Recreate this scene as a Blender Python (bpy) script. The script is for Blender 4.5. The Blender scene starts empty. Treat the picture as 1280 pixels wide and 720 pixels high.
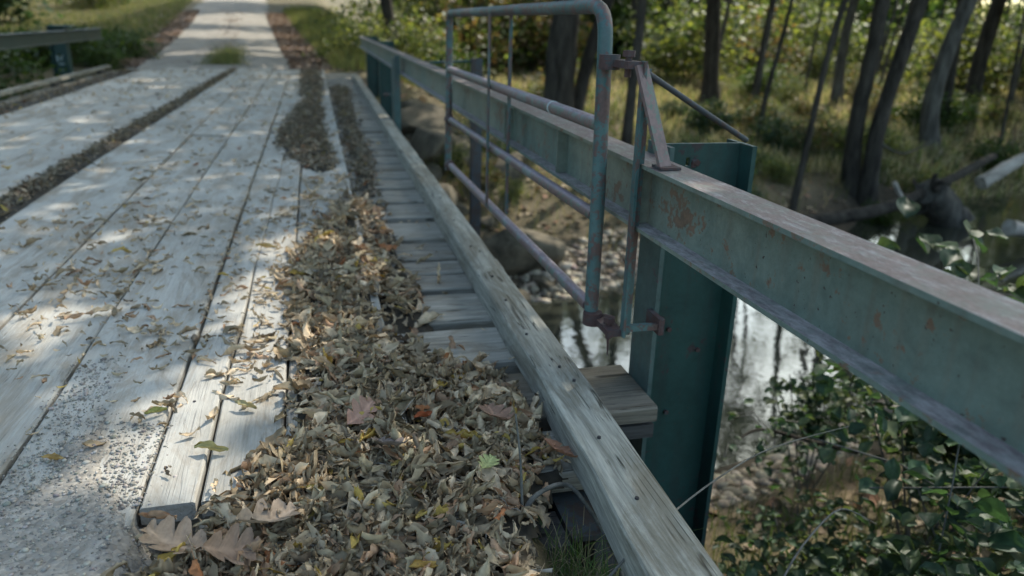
import bpy, math, random
import numpy as np
from mathutils import Vector, Matrix
rng = np.random.default_rng(7)
random.seed(7)
scene = bpy.context.scene
COL = scene.collection
R = math.radians
SUN = np.array([.50, .45, .74]); SUN /= np.linalg.norm(SUN)

# ------------------------------------------------------------------ helpers
def ss(a, b, t):
    t = np.clip((np.asarray(t, float) - a) / (b - a), 0, 1); return t * t * (3 - 2 * t)
_pt = rng.random((64, 64))
def vnoise(x, y, s=1.0, o=0):
    x = np.asarray(x, float) / s + 17.3 * o; y = np.asarray(y, float) / s + 9.1 * o
    xi = np.floor(x).astype(int); yi = np.floor(y).astype(int); fx = x - xi; fy = y - yi
    fx = fx * fx * (3 - 2 * fx); fy = fy * fy * (3 - 2 * fy)
    g = lambda a, b: _pt[a % 64, b % 64]
    return (g(xi, yi) * (1 - fx) + g(xi + 1, yi) * fx) * (1 - fy) + (g(xi, yi + 1) * (1 - fx) + g(xi + 1, yi + 1) * fx) * fy - .5
def fbm(x, y, s=1.0, o=0):
    return vnoise(x, y, s, o) + .5 * vnoise(x, y, s / 2.1, o + 1) + .25 * vnoise(x, y, s / 4.3, o + 2)

def mesh_np(name, V, F, smooth=False, col=None):
    """F: array (n,k) of equal-size faces, or list of arrays"""
    me = bpy.data.meshes.new(name)
    Fs = [F] if isinstance(F, np.ndarray) else [f for f in F if len(f)]
    V = np.asarray(V, np.float32)
    me.vertices.add(len(V)); me.vertices.foreach_set('co', V.ravel())
    nl = sum(f.size for f in Fs); nf = sum(len(f) for f in Fs)
    me.loops.add(nl); me.loops.foreach_set('vertex_index', np.concatenate([f.ravel() for f in Fs]).astype(np.int32))
    me.polygons.add(nf)
    tot = np.concatenate([np.full(len(f), f.shape[1]) for f in Fs]); st = np.concatenate([[0], np.cumsum(tot)[:-1]])
    me.polygons.foreach_set('loop_start', st.astype(np.int32))
    me.update(calc_edges=True)
    if smooth: me.polygons.foreach_set('use_smooth', np.ones(nf, bool))
    if col is not None:
        a = me.color_attributes.new('Col', 'FLOAT_COLOR', 'POINT')
        c = np.ones((len(V), 4), np.float32); c[:, :3] = col; a.data.foreach_set('color', c.ravel())
    me.validate()
    return me
class MB:
    def __init__(s): s.v = []; s.f = []; s.sm = []
    def add(s, vs, fs, smooth=False):
        o = len(s.v); s.v += [tuple(v) for v in vs]; s.f += [tuple(i + o for i in f) for f in fs]; s.sm += [smooth] * len(fs)
    def box(s, a, b):
        x0, y0, z0 = a; x1, y1, z1 = b
        s.add([(x0,y0,z0),(x1,y0,z0),(x1,y1,z0),(x0,y1,z0),(x0,y0,z1),(x1,y0,z1),(x1,y1,z1),(x0,y1,z1)],
              [(0,3,2,1),(4,5,6,7),(0,1,5,4),(1,2,6,5),(2,3,7,6),(3,0,4,7)])
    def sweep(s, prof, sts, smooth=False, closed=True):
        """prof [(u,v)], sts [(origin,U,V,scale or func)]"""
        n = len(prof); vs = []
        for st in sts:
            o, U, W, sc = st[:4]; jit = st[4] if len(st) > 4 else None
            for k, (u, v) in enumerate(prof):
                p = Vector(o) + Vector(U) * u * sc + Vector(W) * v * sc
                if jit: p = p + Vector(jit[k])
                vs.append(p)
        fs = []
        for i in range(len(sts) - 1):
            for k in range(n):
                a = i * n + k; b = i * n + (k + 1) % n
                fs.append((a, b, b + n, a + n))
        s.add(vs, fs, smooth)
        s.add(vs[:n], [tuple(range(n))[::-1]]); s.add(vs[-n:], [tuple(range(n))])
    def tube(s, pts, rad, n=12, smooth=True, jit=0, flat=1.0):
        pts = [Vector(p) for p in pts]
        if not hasattr(rad, '__len__'): rad = [rad] * len(pts)
        ref = None; sts = []
        for i, p in enumerate(pts):
            t = (pts[min(i + 1, len(pts) - 1)] - pts[max(i - 1, 0)]).normalized()
            if ref is None: ref = Vector((0, 0, 1)) if abs(t.z) < .9 else Vector((1, 0, 0))
            U = (ref - t * ref.dot(t)).normalized(); W = t.cross(U); ref = U
            sts.append((p, U, W, rad[i], None if not jit else [Vector((random.uniform(-1,1), random.uniform(-1,1), random.uniform(-1,1))) * jit * rad[i] for _ in range(n)]))
        s.sweep([(math.cos(2*math.pi*k/n), flat * math.sin(2*math.pi*k/n)) for k in range(n)], sts, smooth)
    def build(s, name, mat, parent=None):
        me = bpy.data.meshes.new(name); me.from_pydata([tuple(v) for v in s.v], [], s.f); me.update()
        me.polygons.foreach_set('use_smooth', s.sm)
        return link(name, me, mat, parent)
def link(name, me, mat, parent=None):
    if mat and not me.materials: me.materials.append(mat)
    o = bpy.data.objects.new(name, me); COL.objects.link(o)
    if parent: o.parent = parent
    return o
def tag(o, label=None, cat=None, group=None, kind=None):
    if label: o['label'] = label
    if cat: o['category'] = cat
    if group: o['group'] = group
    if kind: o['kind'] = kind
    return o
def empty(name, loc, label, cat, group=None, rz=0):
    o = bpy.data.objects.new(name, None); COL.objects.link(o); o.location = loc; o.rotation_euler.z = rz
    o.empty_display_size = .1
    return tag(o, label, cat, group)
def keep(o, parent):      # parent an object built in world coordinates under an empty at its base
    o.parent = parent; o.location = o.location - parent.location; return o

# ------------------------------------------------------------------ materials
class NT:
    def __init__(s, name):
        s.m = bpy.data.materials.new(name); s.m.use_nodes = True; s.t = s.m.node_tree; s.n = s.t.nodes; s.n.clear()
        s.out = s.n.new('ShaderNodeOutputMaterial')
    def N(s, typ, ins=None, **kw):
        n = s.n.new('ShaderNode' + typ)
        for k, v in kw.items(): setattr(n, k, v)
        for k, v in (ins or {}).items():
            if isinstance(v, tuple) and len(v) == 2 and hasattr(v[0], 'outputs'): s.t.links.new(v[0].outputs[v[1]], n.inputs[k])
            elif hasattr(v, 'outputs'): s.t.links.new(v.outputs[0], n.inputs[k])
            else:
                n.inputs[k].default_value = v
        return n
    def ramp(s, f, stops, interp='LINEAR'):
        n = s.N('ValToRGB', {0: f}); cr = n.color_ramp; cr.interpolation = interp
        while len(cr.elements) < len(stops): cr.elements.new(.5)
        for e, (p, c) in zip(cr.elements, stops):
            e.position = p; e.color = (c, c, c, 1) if not hasattr(c, '__len__') else (*c, 1)
        return n
    def mix(s, f, a, b, typ='MIX'):
        n = s.n.new('ShaderNodeMix'); n.data_type = 'RGBA'; n.blend_type = typ
        for k, v in ((0, f), (6, a), (7, b)):
            if isinstance(v, tuple) and len(v) == 2 and hasattr(v[0], 'outputs'): s.t.links.new(v[0].outputs[v[1]], n.inputs[k])
            elif hasattr(v, 'outputs'): s.t.links.new(v.outputs[2 if v.type == 'MIX' else 0], n.inputs[k])
            else: n.inputs[k].default_value = v if k == 0 else (*v, 1)
        return n
    def coords(s, scale=(1, 1, 1), gen='Object', rand=False):
        tc = s.N('TexCoord'); v = (tc, gen)
        mp = s.N('Mapping', {0: v, 3: scale})
        if rand:
            oi = s.N('ObjectInfo'); ml = s.N('Math', {0: (oi, 'Random'), 1: 37.0}, operation='MULTIPLY')
            cb = s.N('CombineXYZ', {0: ml, 1: ml, 2: ml}); s.t.links.new(cb.outputs[0], mp.inputs[1])
        return mp
    def noise(s, v, scale, detail=4, rough=.55, dist=0):
        return s.N('TexNoise', {'Vector': v, 'Scale': scale, 'Detail': detail, 'Roughness': rough, 'Distortion': dist})
    def bump(s, h, strength=.3, dist=.01):
        return s.N('Bump', {'Height': h, 'Strength': strength, 'Distance': dist})
    def bsdf(s, col, rough=.8, spec=.3, bump=None, metal=0):
        b = s.N('BsdfPrincipled', {'Specular IOR Level': spec, 'Metallic': metal})
        for k, v in (('Base Color', col), ('Roughness', rough)):
            if hasattr(v, 'outputs'): s.t.links.new(v.outputs[2 if v.type == 'MIX' else 0], b.inputs[k])
            else: b.inputs[k].default_value = v if not hasattr(v, '__len__') else (*v, 1)
        if bump: s.t.links.new(bump.outputs[0], b.inputs['Normal'])
        s.t.links.new(b.outputs[0], s.out.inputs[0]); return b

def wood(name, light, dark, axis, crack=.5, dust=None, seed=0.0):
    m = NT(name)
    sc = {'y': (1, .05, 1), 'x': (.05, 1, 1)}[axis]
    v = m.coords(sc, rand=True); v2 = m.coords((1, 1, 1), rand=True)
    g = m.noise(v, 55, 6, .65, .6); g2 = m.noise(v, 210, 3, .6)
    c = m.ramp(g, [(.28, dark), (.5, tuple(.5 * (a + b) for a, b in zip(light, dark))), (.72, light)])
    st = m.noise(v2, 3.2, 5, .6)
    c = m.mix(m.ramp(st, [(.35, .0), (.7, .55)]), c, tuple(x * .62 for x in light), 'MIX')
    fine = m.ramp(g2, [(.36, .62), (.55, 1.0)])
    c = m.mix(.6, c, fine, 'MULTIPLY')
    vc = m.coords({'y': (1, .035, 1), 'x': (.035, 1, 1)}[axis], rand=True)
    cr = m.noise(vc, 24, 2, .5, 1.2)
    k = m.N('Math', {0: (cr, 0), 1: .5}, operation='SUBTRACT'); k = m.N('Math', {0: k}, operation='ABSOLUTE')
    ck = m.ramp(k, [(.0, 0.0), (.02, 1.0)])
    gate = m.ramp(m.noise(v2, 5, 2), [(.5, 1.0), (.56, 0.0)])
    ck = m.mix(gate, ck, (1, 1, 1))
    c = m.mix(crack, c, m.mix(ck, tuple(x * .25 for x in dark), (1, 1, 1)), 'MULTIPLY')
    sn = m.noise(m.coords({'y': (1, .3, 1), 'x': (.3, 1, 1)}[axis], rand=True), 6.5, 7, .75, .8)
    STAIN = (m.ramp(sn, [(.48, 0.0), (.58, .45), (.74, .75)]), tuple(x * y for x, y in zip(dark, (1.15, .95, .75))))
    oi = m.N('ObjectInfo'); rv = m.ramp((oi, 'Random'), [(0, .85), (1, 1.12)])
    c = m.mix(1.0, c, rv, 'MULTIPLY')
    if dust:
        dn = m.noise(m.coords((1, .5, 1), 'Object'), 2.3, 6, .7)
        c = m.mix(m.ramp(dn, [(.35, .2), (.6, .85)]), c, dust)
    c = m.mix(STAIN[0], c, STAIN[1])
    h = m.N('Math', {0: (g, 0), 1: (ck.outputs and (ck, 2))}, operation='ADD') if False else m.mix(.5, g, ck, 'MULTIPLY')
    bp = m.N('Bump', {'Height': (h, 2), 'Strength': .8, 'Distance': .005})
    m.bsdf(c, .85, .2, bp); return m.m
M = {}
M['runner'] = wood('runner wood', (.43, .40, .345), (.18, .165, .135), 'y', .9, (.43, .405, .36))
M['walk'] = wood('walkway wood', (.42, .385, .325), (.13, .12, .098), 'x', .9)
M['walk_brown'] = wood('brown walkway wood', (.27, .235, .185), (.10, .085, .065), 'x', 1.0)
M['curb'] = wood('curb wood', (.41, .39, .33), (.11, .105, .085), 'y', 1.0)
M['dark_wood'] = wood('old dark timber', (.10, .095, .09), (.04, .038, .036), 'x', .9)

def paint(name, base, base2, rust, amt, top=None, rough=.55, scale=7):
    m = NT(name); v = m.coords((1, 1, 1), rand=False)
    a = m.noise(v, scale, 6, .65, .3); b = m.noise(v, scale * 5, 5, .7); d = m.noise(v, 1.7, 3, .5)
    c = m.mix(m.ramp(d, [(.35, 0.0), (.65, 1.0)]), base, base2)
    c = m.mix(.55, c, m.ramp(m.noise(v, scale * 1.6, 8, .75, .5), [(.32, .62), (.5, 1.0), (.68, 1.3)]), 'MULTIPLY')
    c = m.mix(m.ramp(b, [(.3, .75), (.7, 1.0)]), (0, 0, 0), c, 'MIX') if False else m.mix(.5, c, m.ramp(b, [(.3, .6), (.65, 1.1)]), 'MULTIPLY')
    s = m.N('Math', {0: (a, 0), 1: (b, 0)}, operation='ADD')
    s = m.N('Math', {0: s, 1: .5}, operation='MULTIPLY')
    rm = m.ramp(s, [(amt, 0.0), (amt + .035, .85)])
    rc = m.ramp(b, [(.3, tuple(x * .5 for x in rust)), (.7, rust)])
    c = m.mix(rm, c, rc)
    # streaks running down
    sv = m.coords((1, 1, .06)); sn = m.noise(sv, 30, 3, .5)
    c = m.mix(m.ramp(sn, [(.5, 0.0), (.78, .35)]), c, tuple(x * .8 for x in rust))
    ck = m.ramp(m.noise(v, 95, 2, .5), [(.26, 1.0), (.29, 0.0)])
    c = m.mix(ck, c, (.05, .035, .03))
    if top:
        ge = m.N('NewGeometry'); sp = m.N('SeparateXYZ', {0: (ge, 'Normal')})
        tn = m.ramp((sp, 2), [(.55, 0.0), (.8, 1.0)])
        tb = m.ramp(m.noise(v, scale * 2.2, 6, .75), [(.36, 0.35), (.55, 1.0)])
        f = m.N('Math', {0: tn, 1: tb}, operation='MULTIPLY')
        t2 = m.mix(m.ramp(m.noise(m.coords((3, 1, 1)), 60, 5, .8), [(.35, 0.0), (.65, 1.0)]), tuple(x * .5 for x in top), tuple(x * 1.05 for x in top))
        t2 = m.mix(m.ramp(m.noise(m.coords((1, .25, 1)), 45, 6, .85), [(.50, 0.0), (.62, .65)]), t2, (.30, .29, .29))
        px = m.N('SeparateXYZ', {0: (m.N('TexCoord'), 'Object')}); low = m.ramp((px, 2), [(.64, 1.0), (.66, 0.0)])
        if name == 'rail paint': t2 = m.mix(low, t2, m.mix(m.ramp(m.noise(m.coords((1, .3, 1)), 60, 6, .8), [(.38, 0.0), (.6, 1.0)]), (.17, .13, .13), (.37, .33, .315)))
        c = m.mix(f, c, t2)
    bp = m.bump((b, 0), .35, .002)
    m.bsdf(c, rough, .3, bp); return m.m
M['rail'] = paint('rail paint', (.125, .165, .14), (.19, .20, .155), (.17, .095, .06), .545, (.185, .13, .12), .6, 6)
M['rail_dark'] = paint('dark green rail paint', (.035, .055, .045), (.05, .065, .05), (.08, .05, .035), .56, (.20, .19, .19), .6, 6)  # left rail: a duller, darker green paint than the right one
M['post'] = paint('post paint', (.014, .046, .040), (.020, .056, .050), (.05, .03, .032), .57, (.05, .09, .09), .5, 5)
M['post_face'] = paint('post paint worn', (.045, .085, .08), (.07, .10, .09), (.09, .055, .06), .57, (.1, .1, .1), .6, 7)
M['gate'] = paint('gate paint', (.035, .085, .085), (.075, .13, .125), (.13, .065, .055), .485, None, .5, 11)
M['gate_bar'] = paint('gate bar paint', (.15, .18, .175), (.09, .13, .095), (.19, .11, .105), .455, (.25, .19, .22), .5, 9)
M['iron'] = paint('rusty iron', (.05, .06, .06), (.07, .055, .055), (.09, .045, .04), .45, None, .7, 20)
M['steel_dark'] = paint('stringer steel', (.05, .06, .065), (.045, .05, .055), (.07, .045, .035), .5, None, .7, 9)

def attr_mat(name, trans=.35, rough=.6, spec=.25, tboost=(1.25, 1.3, .7), veins=False, vary=True):
    m = NT(name); a = m.N('Attribute', attribute_name='Col')
    c = (a, 'Color')
    if vary:
        nz = m.noise(m.coords((1, 1, 1)), 60, 3, .6)
        c = m.mix(.55, c, m.ramp(nz, [(.3, .55), (.7, 1.2)]), 'MULTIPLY')
        oi = m.N('ObjectInfo'); c = m.mix(1.0, c, m.ramp((oi, 'Random'), [(0, .8), (1, 1.15)]), 'MULTIPLY')
    b = m.N('BsdfPrincipled', {'Roughness': rough, 'Specular IOR Level': spec})
    t = m.N('BsdfTranslucent')
    src = c if isinstance(c, tuple) else (c, 2)
    m.t.links.new(src[0].outputs[src[1]], b.inputs['Base Color'])
    tc = m.mix(1.0, src, tboost, 'MULTIPLY'); m.t.links.new(tc.outputs[2], t.inputs[0])
    ms = m.N('MixShader', {0: trans, 1: b, 2: t}); m.t.links.new(ms.outputs[0], m.out.inputs[0]); return m.m
M['leaf'] = attr_mat('living foliage', .45, .5, .3)
M['grass'] = attr_mat('grass blades', .4, .6, .2, vary=False)
M['dead'] = attr_mat('dry fallen leaf', .12, .75, .15, (1.2, 1.0, .7))
def simple(name, c1, c2, scale=5, rough=.9, bump=.4, bd=.01, stretch=(1, 1, 1), spec=.2, rand=False):
    m = NT(name); v = m.coords(stretch, rand=rand); n = m.noise(v, scale, 7, .65)
    c = m.ramp(n, [(.3, c1), (.7, c2)]); n2 = m.noise(v, scale * 6, 5, .7)
    c = m.mix(.5, c, m.ramp(n2, [(.3, .55), (.7, 1.15)]), 'MULTIPLY')
    m.bsdf(c, rough, spec, m.bump((n2, 0), bump, bd)); return m.m
M['bark'] = simple('dark bark', (.016, .013, .010), (.10, .085, .068), 9, .95, 1.0, .05, (1, 1, .2), rand=True)
M['bark_grey'] = simple('grey bark', (.035, .03, .026), (.17, .155, .13), 9, .95, 1.0, .04, (1, 1, .2), rand=True)
M['log'] = simple('bleached dead wood', (.12, .10, .08), (.48, .43, .37), 5, .85, .5, .02, (.3, 1, 1), rand=True)
M['rock'] = simple('limestone rock', (.06, .052, .038), (.22, .18, .125), 2.2, .95, .8, .03, rand=True)
M['twig'] = simple('grey twig', (.06, .058, .05), (.17, .16, .14), 30, .9, .4, .003, rand=True)
M['mound'] = simple('leaf mould', (.025, .022, .017), (.10, .085, .065), 40, 1, .9, .01)
M['nail'] = simple('nail iron', (.02, .02, .022), (.06, .05, .05), 40, .6, .2, .001)
M['pale_mark'] = simple('faded white paint', (.25, .30, .30), (.5, .55, .53), 30, .8, .2, .001)

# ------------------------------------------------------------------ terrain
def yc(x): return np.interp(x, [-60, -10, -4, 0, 3, 8, 12, 20, 60], [0, 4, 5.0, 5.5, 6.3, 8.4, 10.6, 15, 30])
def zroad(y): return np.interp(y, [-50, 17, 25, 33, 45, 60, 100, 300], [0, .02, .28, .64, 1.5, 2.7, 5.6, 12])
def xroad(y): return np.interp(y, [-50, 17, 33, 45, 60, 100, 300], [-1.5, -1.9, -3.0, -3.9, -4.7, -5, -5])
def terrain(x, y):
    x = np.asarray(x, float); y = np.asarray(y, float)
    d = (y - yc(x)) * np.interp(x, [0, 4], [1, .86])
    nz = fbm(x, y, 3.1) * .22 + fbm(x, y, .8, 3) * .07
    zn = np.interp(d, [0, 1.5, 2.0, 2.7, 4, 12, 40, 90, 300], [-2.3, -2.25, -2.02, -1.5, -1.3, -1.15, -.5, 2.0, 9]) + nz
    zs = np.interp(-d, [0, 1.3, 1.75, 2.6, 4.0, 5.4, 7, 20, 300], [-2.3, -2.25, -2.02, -1.6, -1.05, -.55, -.25, -.05, 1]) + nz * .7
    z = np.where(d > 0, zn, zs)
    # far embankment carrying the road
    em = np.interp(y, [7.6, 9.0, 14, 15.6, 16.8], [-2.3, -1.95, -.6, -.25, 0]) + np.maximum(zroad(y), 0) + fbm(x, y, 1.3, 5) * .05
    xr = xroad(y)
    wr = 1 - ss(2.6, 6.5, x - xr - ss(20, 40, y) * 1.5)
    wl = np.where(y > 17, 1.0, 1 - ss(2.9, 6.0, xr - x) * (1 - ss(13, 18, y)))
    w = np.where(x > xr, wr, wl) * ss(7.2, 8.4, y)
    z = z * (1 - w) + em * w
    # near approach
    wa = (1 - ss(.42, .75, x)) * (1 - ss(1.50, 1.72, y)) * ss(-9, -5.0, x)
    z = z * (1 - wa) + (-.012 + fbm(x, y, .5, 7) * .015) * wa
    return z
def warp(lo, hi, c, n, k):
    a = math.asinh((lo - c) / k); b = math.asinh((hi - c) / k); return c + k * np.sinh(np.linspace(a, b, n))
def grid_mesh(name, xs, ys, zf, mat, kind='structure', smooth=True):
    X, Y = np.meshgrid(xs, ys); Z = zf(X, Y)
    V = np.stack([X.ravel(), Y.ravel(), Z.ravel()], 1); nx = len(xs); ny = len(ys)
    i = np.arange(nx - 1)[None, :] + nx * np.arange(ny - 1)[:, None]; i = i.ravel()
    F = np.stack([i, i + 1, i + 1 + nx, i + nx], 1)
    return tag(link(name, mesh_np(name, V, F, smooth), mat), kind=kind)
def ground_mat():
    m = NT('creek valley ground'); v = m.coords()
    n = m.noise(v, .45, 6, .6); n2 = m.noise(v, 9, 6, .7); n3 = m.noise(v, 55, 4, .7)
    c = m.ramp(n, [(.3, (.05, .06, .02)), (.45, (.10, .085, .045)), (.55, (.16, .13, .08)), (.72, (.08, .085, .03))])
    c = m.mix(m.ramp(n2, [(.4, 0.0), (.7, .7)]), c, (.10, .072, .048))
    ge = m.N('NewGeometry'); sp = m.N('SeparateXYZ', {0: (ge, 'Position')})
    low = m.ramp((m.N('MapRange', {0: (sp, 2), 1: -2.3, 2: -1.3}), 0), [(.0, 1.0), (.45, .9), (.85, 0.0)])
    mud = m.ramp(n2, [(.3, (.03, .025, .018)), (.7, (.10, .078, .055))])
    c = m.mix(low, c, mud)
    c = m.mix(.6, c, m.ramp(n3, [(.3, .5), (.7, 1.25)]), 'MULTIPLY')
    m.bsdf(c, .95, .15, m.bump((n2, 0), .8, .05)); return m.m
M['ground'] = ground_mat()
grid_mesh('ground', warp(-160, 200, .8, 300, 1.6), warp(-60, 320, 3, 330, 2.2), terrain, M['ground'])

def gravel_mat():
    m = NT('pale gravel'); v = m.coords()
    vo = m.N('TexVoronoi', {'Vector': v, 'Scale': 75.0}); vo2 = m.N('TexVoronoi', {'Vector': v, 'Scale': 31.0})
    n = m.noise(v, 2.2, 5, .65)
    c = m.ramp(n, [(.3, (.20, .175, .145)), (.7, (.33, .30, .26))])
    c = m.mix(.5, c, m.ramp((vo, 'Color'), [(.2, .55), (.8, 1.25)]), 'MULTIPLY')
    c = m.mix(.35, c, m.ramp((vo2, 'Color'), [(.2, .6), (.8, 1.2)]), 'MULTIPLY')
    h = m.mix(.5, (vo, 'Distance'), (vo2, 'Distance'))
    bp = m.N('Bump', {'Height': (h, 2), 'Strength': .7, 'Distance': .012}); bp.invert = True
    m.bsdf(c, .95, .15, bp); return m.m
M['gravel'] = gravel_mat()
# far road strip
def road_strip():
    ys = np.concatenate([np.linspace(16.62, 30, 60), np.linspace(30.5, 130, 90)]); us = np.linspace(-1, 1, 17)
    V = []
    for y in ys:
        wl = 1.95 + .25 * float(vnoise(y, 3, 1.1)); wr = 1.75 + .3 * float(vnoise(y, 9, 1.3)); c = float(xroad(y))
        for u in us:
            x = c + (u * wl if u < 0 else u * wr)
            z = float(terrain(x, y)) + .05 - .06 * u * u
            V.append((x, y, z))
    n = 17; i = (np.arange(16)[None, :] + n * np.arange(len(ys) - 1)[:, None]).ravel()
    tag(link('gravel_road', mesh_np('gravel_road', V, np.stack([i, i + 1, i + 1 + n, i + n], 1), True), M['gravel']), kind='structure')
road_strip()
# near approach: gravel lapping over the plank ends on the left
def approach_h(x, y):
    z = .012 + fbm(x, y, .5, 7) * .015
    lap = np.interp(x, [-5, -1.2, -.95, -.80, -.60, -.50, -.44, -.41, .5], [1.8, 1.7, 1.60, 1.66, 2.08, 1.85, 1.56, 1.50, 1.50]) + fbm(x, y, .22, 11) * .22
    m = ss(.12, -.10, y - lap) if False else 1 - ss(-.16, .10, y - lap)
    left = 1 - ss(-.43, -.39, x)
    zz = z * (1 - left) + (.062 * m - .03 * (1 - m) + .012 * fbm(x, y, .12, 9)) * left
    fall = ss(.36, .60, x) * .5 + ss(1.45, 1.6, y) * (1 - left) * .12
    return zz - fall
grid_mesh('gravel_approach', np.linspace(-4.6, .8, 190), np.concatenate([np.linspace(-12, .8, 30)[:-1], np.linspace(.8, 2.6, 120)]), approach_h, M['gravel'])

# water
def water_mat():
    m = NT('creek water'); v = m.coords()
    n = m.noise(v, 3.0, 3, .5, .4); n2 = m.noise(v, 14, 2, .5)
    h = m.mix(.2, n, n2)
    bp = m.N('Bump', {'Height': (h, 2), 'Strength': .13, 'Distance': .025})
    m.bsdf((.028, .03, .022), .03, .8, bp); return m.m
M['water'] = water_mat()
xs = np.linspace(-45, 45, 91)
V = []; 
for x in xs:
    for k in (-2.6, 2.6): V.append((x, float(yc(x)) + k, -2.1))
F = np.array([[2*i, 2*i+2, 2*i+3, 2*i+1] for i in range(len(xs) - 1)])
tag(link('creek_water', mesh_np('creek_water', V, F), M['water']), kind='structure')

# ------------------------------------------------------------------ timber bridge
deck = empty('wooden_bridge', (-1.4, 1.6, 0), 'weathered grey plank bridge deck with long runner planks and low edge timbers over the creek', 'bridge')
def chamfer(w, h, c=.006):   # centred in u, top at v=0, body down to -h
    a = w / 2
    return [(-a, -h), (a, -h), (a, -c), (a - c, 0), (-a + c, 0), (-a, -c)]
def plankY(x0, x1, y0, y1, ztop, th, name, mat, parent=deck, wob=.0055, step=.12, taper=None, ch=.006, xs_fn=None):
    mb = MB(); n = max(2, int((y1 - y0) / step)); w = x1 - x0; sd = random.uniform(0, 50)
    _plank_add(mb, x0, x1, y0, y1, ztop, th, n, sd, wob, ch, xs_fn)
    return keep(mb.build(name, mat), parent)
def _plank_add(mb, x0, x1, y0, y1, ztop, th, n, sd, wob, ch, xs_fn=None):
    sts = []
    tilt = random.uniform(-.004, .004)
    for i in range(n + 1):
        y = y0 + (y1 - y0) * i / n
        a, b = (x0, x1) if xs_fn is None else xs_fn(y)
        a += float(vnoise(y, sd, .3)) * wob * 2; b += float(vnoise(y, sd + 9, .3)) * wob * 2
        dz = float(vnoise(y, sd + 4, .9)) * wob * 1.6
        pr = chamfer(b - a, th, ch)
        cx = (a + b) / 2
        mb_pts = [Vector((cx + u, y + (random.uniform(-.004, .004) if i in (0, n) else 0), ztop + v + dz + (tilt * u / (b - a) * 2 if v > -.01 else 0))) for u, v in pr]
        sts.append(mb_pts)
    k = len(sts[0]); vs = [p for s in sts for p in s]; fs = []
    for i in range(n):
        for j in range(k):
            p = i * k + j; q = i * k + (j + 1) % k; fs.append((p, p + k, q + k, q))
    fs.append(tuple(range(k))); fs.append(tuple(range(n * k, n * k + k))[::-1])
    mb.add(vs, fs)
def plankX(y0, y1, x0, x1, ztop, th, name, mat, parent=deck, wob=.004):
    mb = MB(); n = max(3, int((x1 - x0) / .15)); sd = random.uniform(0, 50); k = 6; vs = []; fs = []
    dzz = random.uniform(-.006, .003)
    for i in range(n + 1):
        x = x0 + (x1 - x0) * i / n
        a = y0 + float(vnoise(x, sd, .25)) * wob * 2.4; b = y1 + float(vnoise(x, sd + 7, .25)) * wob * 2.4
        for u, v in chamfer(b - a, th, .007): vs.append((x, (a + b) / 2 + u, ztop + v + dzz + float(vnoise(x, sd + 3, .7)) * wob))
    for i in range(n):
        for j in range(k):
            p = i * k + j; q = i * k + (j + 1) % k; fs.append((p, q, q + k, p + k))
    fs.append(tuple(range(k))[::-1]); fs.append(tuple(range(n * k, n * k + k)))
    mb.add(vs, fs); return keep(mb.build(name, mat), parent)
# cross planks
edges = [(1.63,1.89),(1.915,2.275),(2.32,2.67),(2.715,3.075),(3.105,3.30),(3.32,3.51),(3.56,3.88),(3.925,4.315),(4.36,4.745),(4.79,5.18),(5.225,5.54),(5.585,5.86),(5.9,6.17),(6.215,6.52),(6.56,6.85)]
y = 6.89
while y < 16.3:
    w = random.choice([.3, .34, .37, .28, .4]); edges.append((y, min(y + w, 16.5))); y += w + random.uniform(.03, .05)
for i, (a, b) in enumerate(edges):
    b -= .044 if i not in (4, 5) else .004
    plankX(a, b, -3.78 + random.uniform(-.03, .02), (.968 if i == 1 else .80 + random.uniform(-.02, .03)), 0, .05 if i == 1 else .062, 'cross_plank', M['walk_brown'] if i == 1 else M['walk'])
# runner planks; the wheel tracks taper a little at the leaf-filled gap
def gapfn_r(y): return (np.interp(y, [1, 5, 15, 17], [-1.60, -1.60, -1.47, -1.45]), -1.115)
def gapfn_l(y): return (-2.14, np.interp(y, [1, 5, 15, 17], [-1.84, -1.81, -1.60, -1.58]))
def long_planks(x0, x1, cuts, fn=None, **kw):
    for a, b in zip(cuts[:-1], cuts[1:]):
        plankY(x0, x1, a + .006, b - .006, .052 + random.uniform(-.003, .003), .046, 'runner_plank', M['runner'], xs_fn=fn, **kw)
long_planks(-.125, .195, [1.75, 6.3, 11.3, 16.6])
mb = MB()   # split plank: a long crack opens towards the near end
_plank_add(mb, 0, 1, 1.59, 6.9, .054, .046, 34, 3.3, .002, .005, lambda y: (-.43, -.318 + .004 * math.sin(y * 5) + .012 * (y - 1.6) - .0))
_plank_add(mb, 0, 1, 1.60, 6.9, .052, .046, 34, 3.3, .002, .005, lambda y: (-.318 + .004 * math.sin(y * 5) + .012 * (y - 1.6) + max(.0015, .012 - .004 * (y - 1.6)), -.135))
keep(mb.build('runner_plank', M['runner']), deck)
long_planks(-.43, -.135, [6.9, 12.2, 16.7])
long_planks(-.765, -.442, [1.5, 4.6, 9.8, 16.4])
long_planks(-1.10, -.777, [1.55, 7.4, 13.0, 16.9])
long_planks(-1.6, -1.115, [1.5, 6.1, 11.6, 16.8], gapfn_r)
long_planks(-2.12, -1.82, [1.5, 5.0, 10.4, 16.9], gapfn_l)
long_planks(-2.47, -2.15, [1.5, 8.1, 13.2, 16.6])
long_planks(-2.80, -2.48, [1.5, 4.7, 9.9, 16.9])
long_planks(-3.13, -2.81, [1.5, 6.7, 12.1, 16.2])
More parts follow.
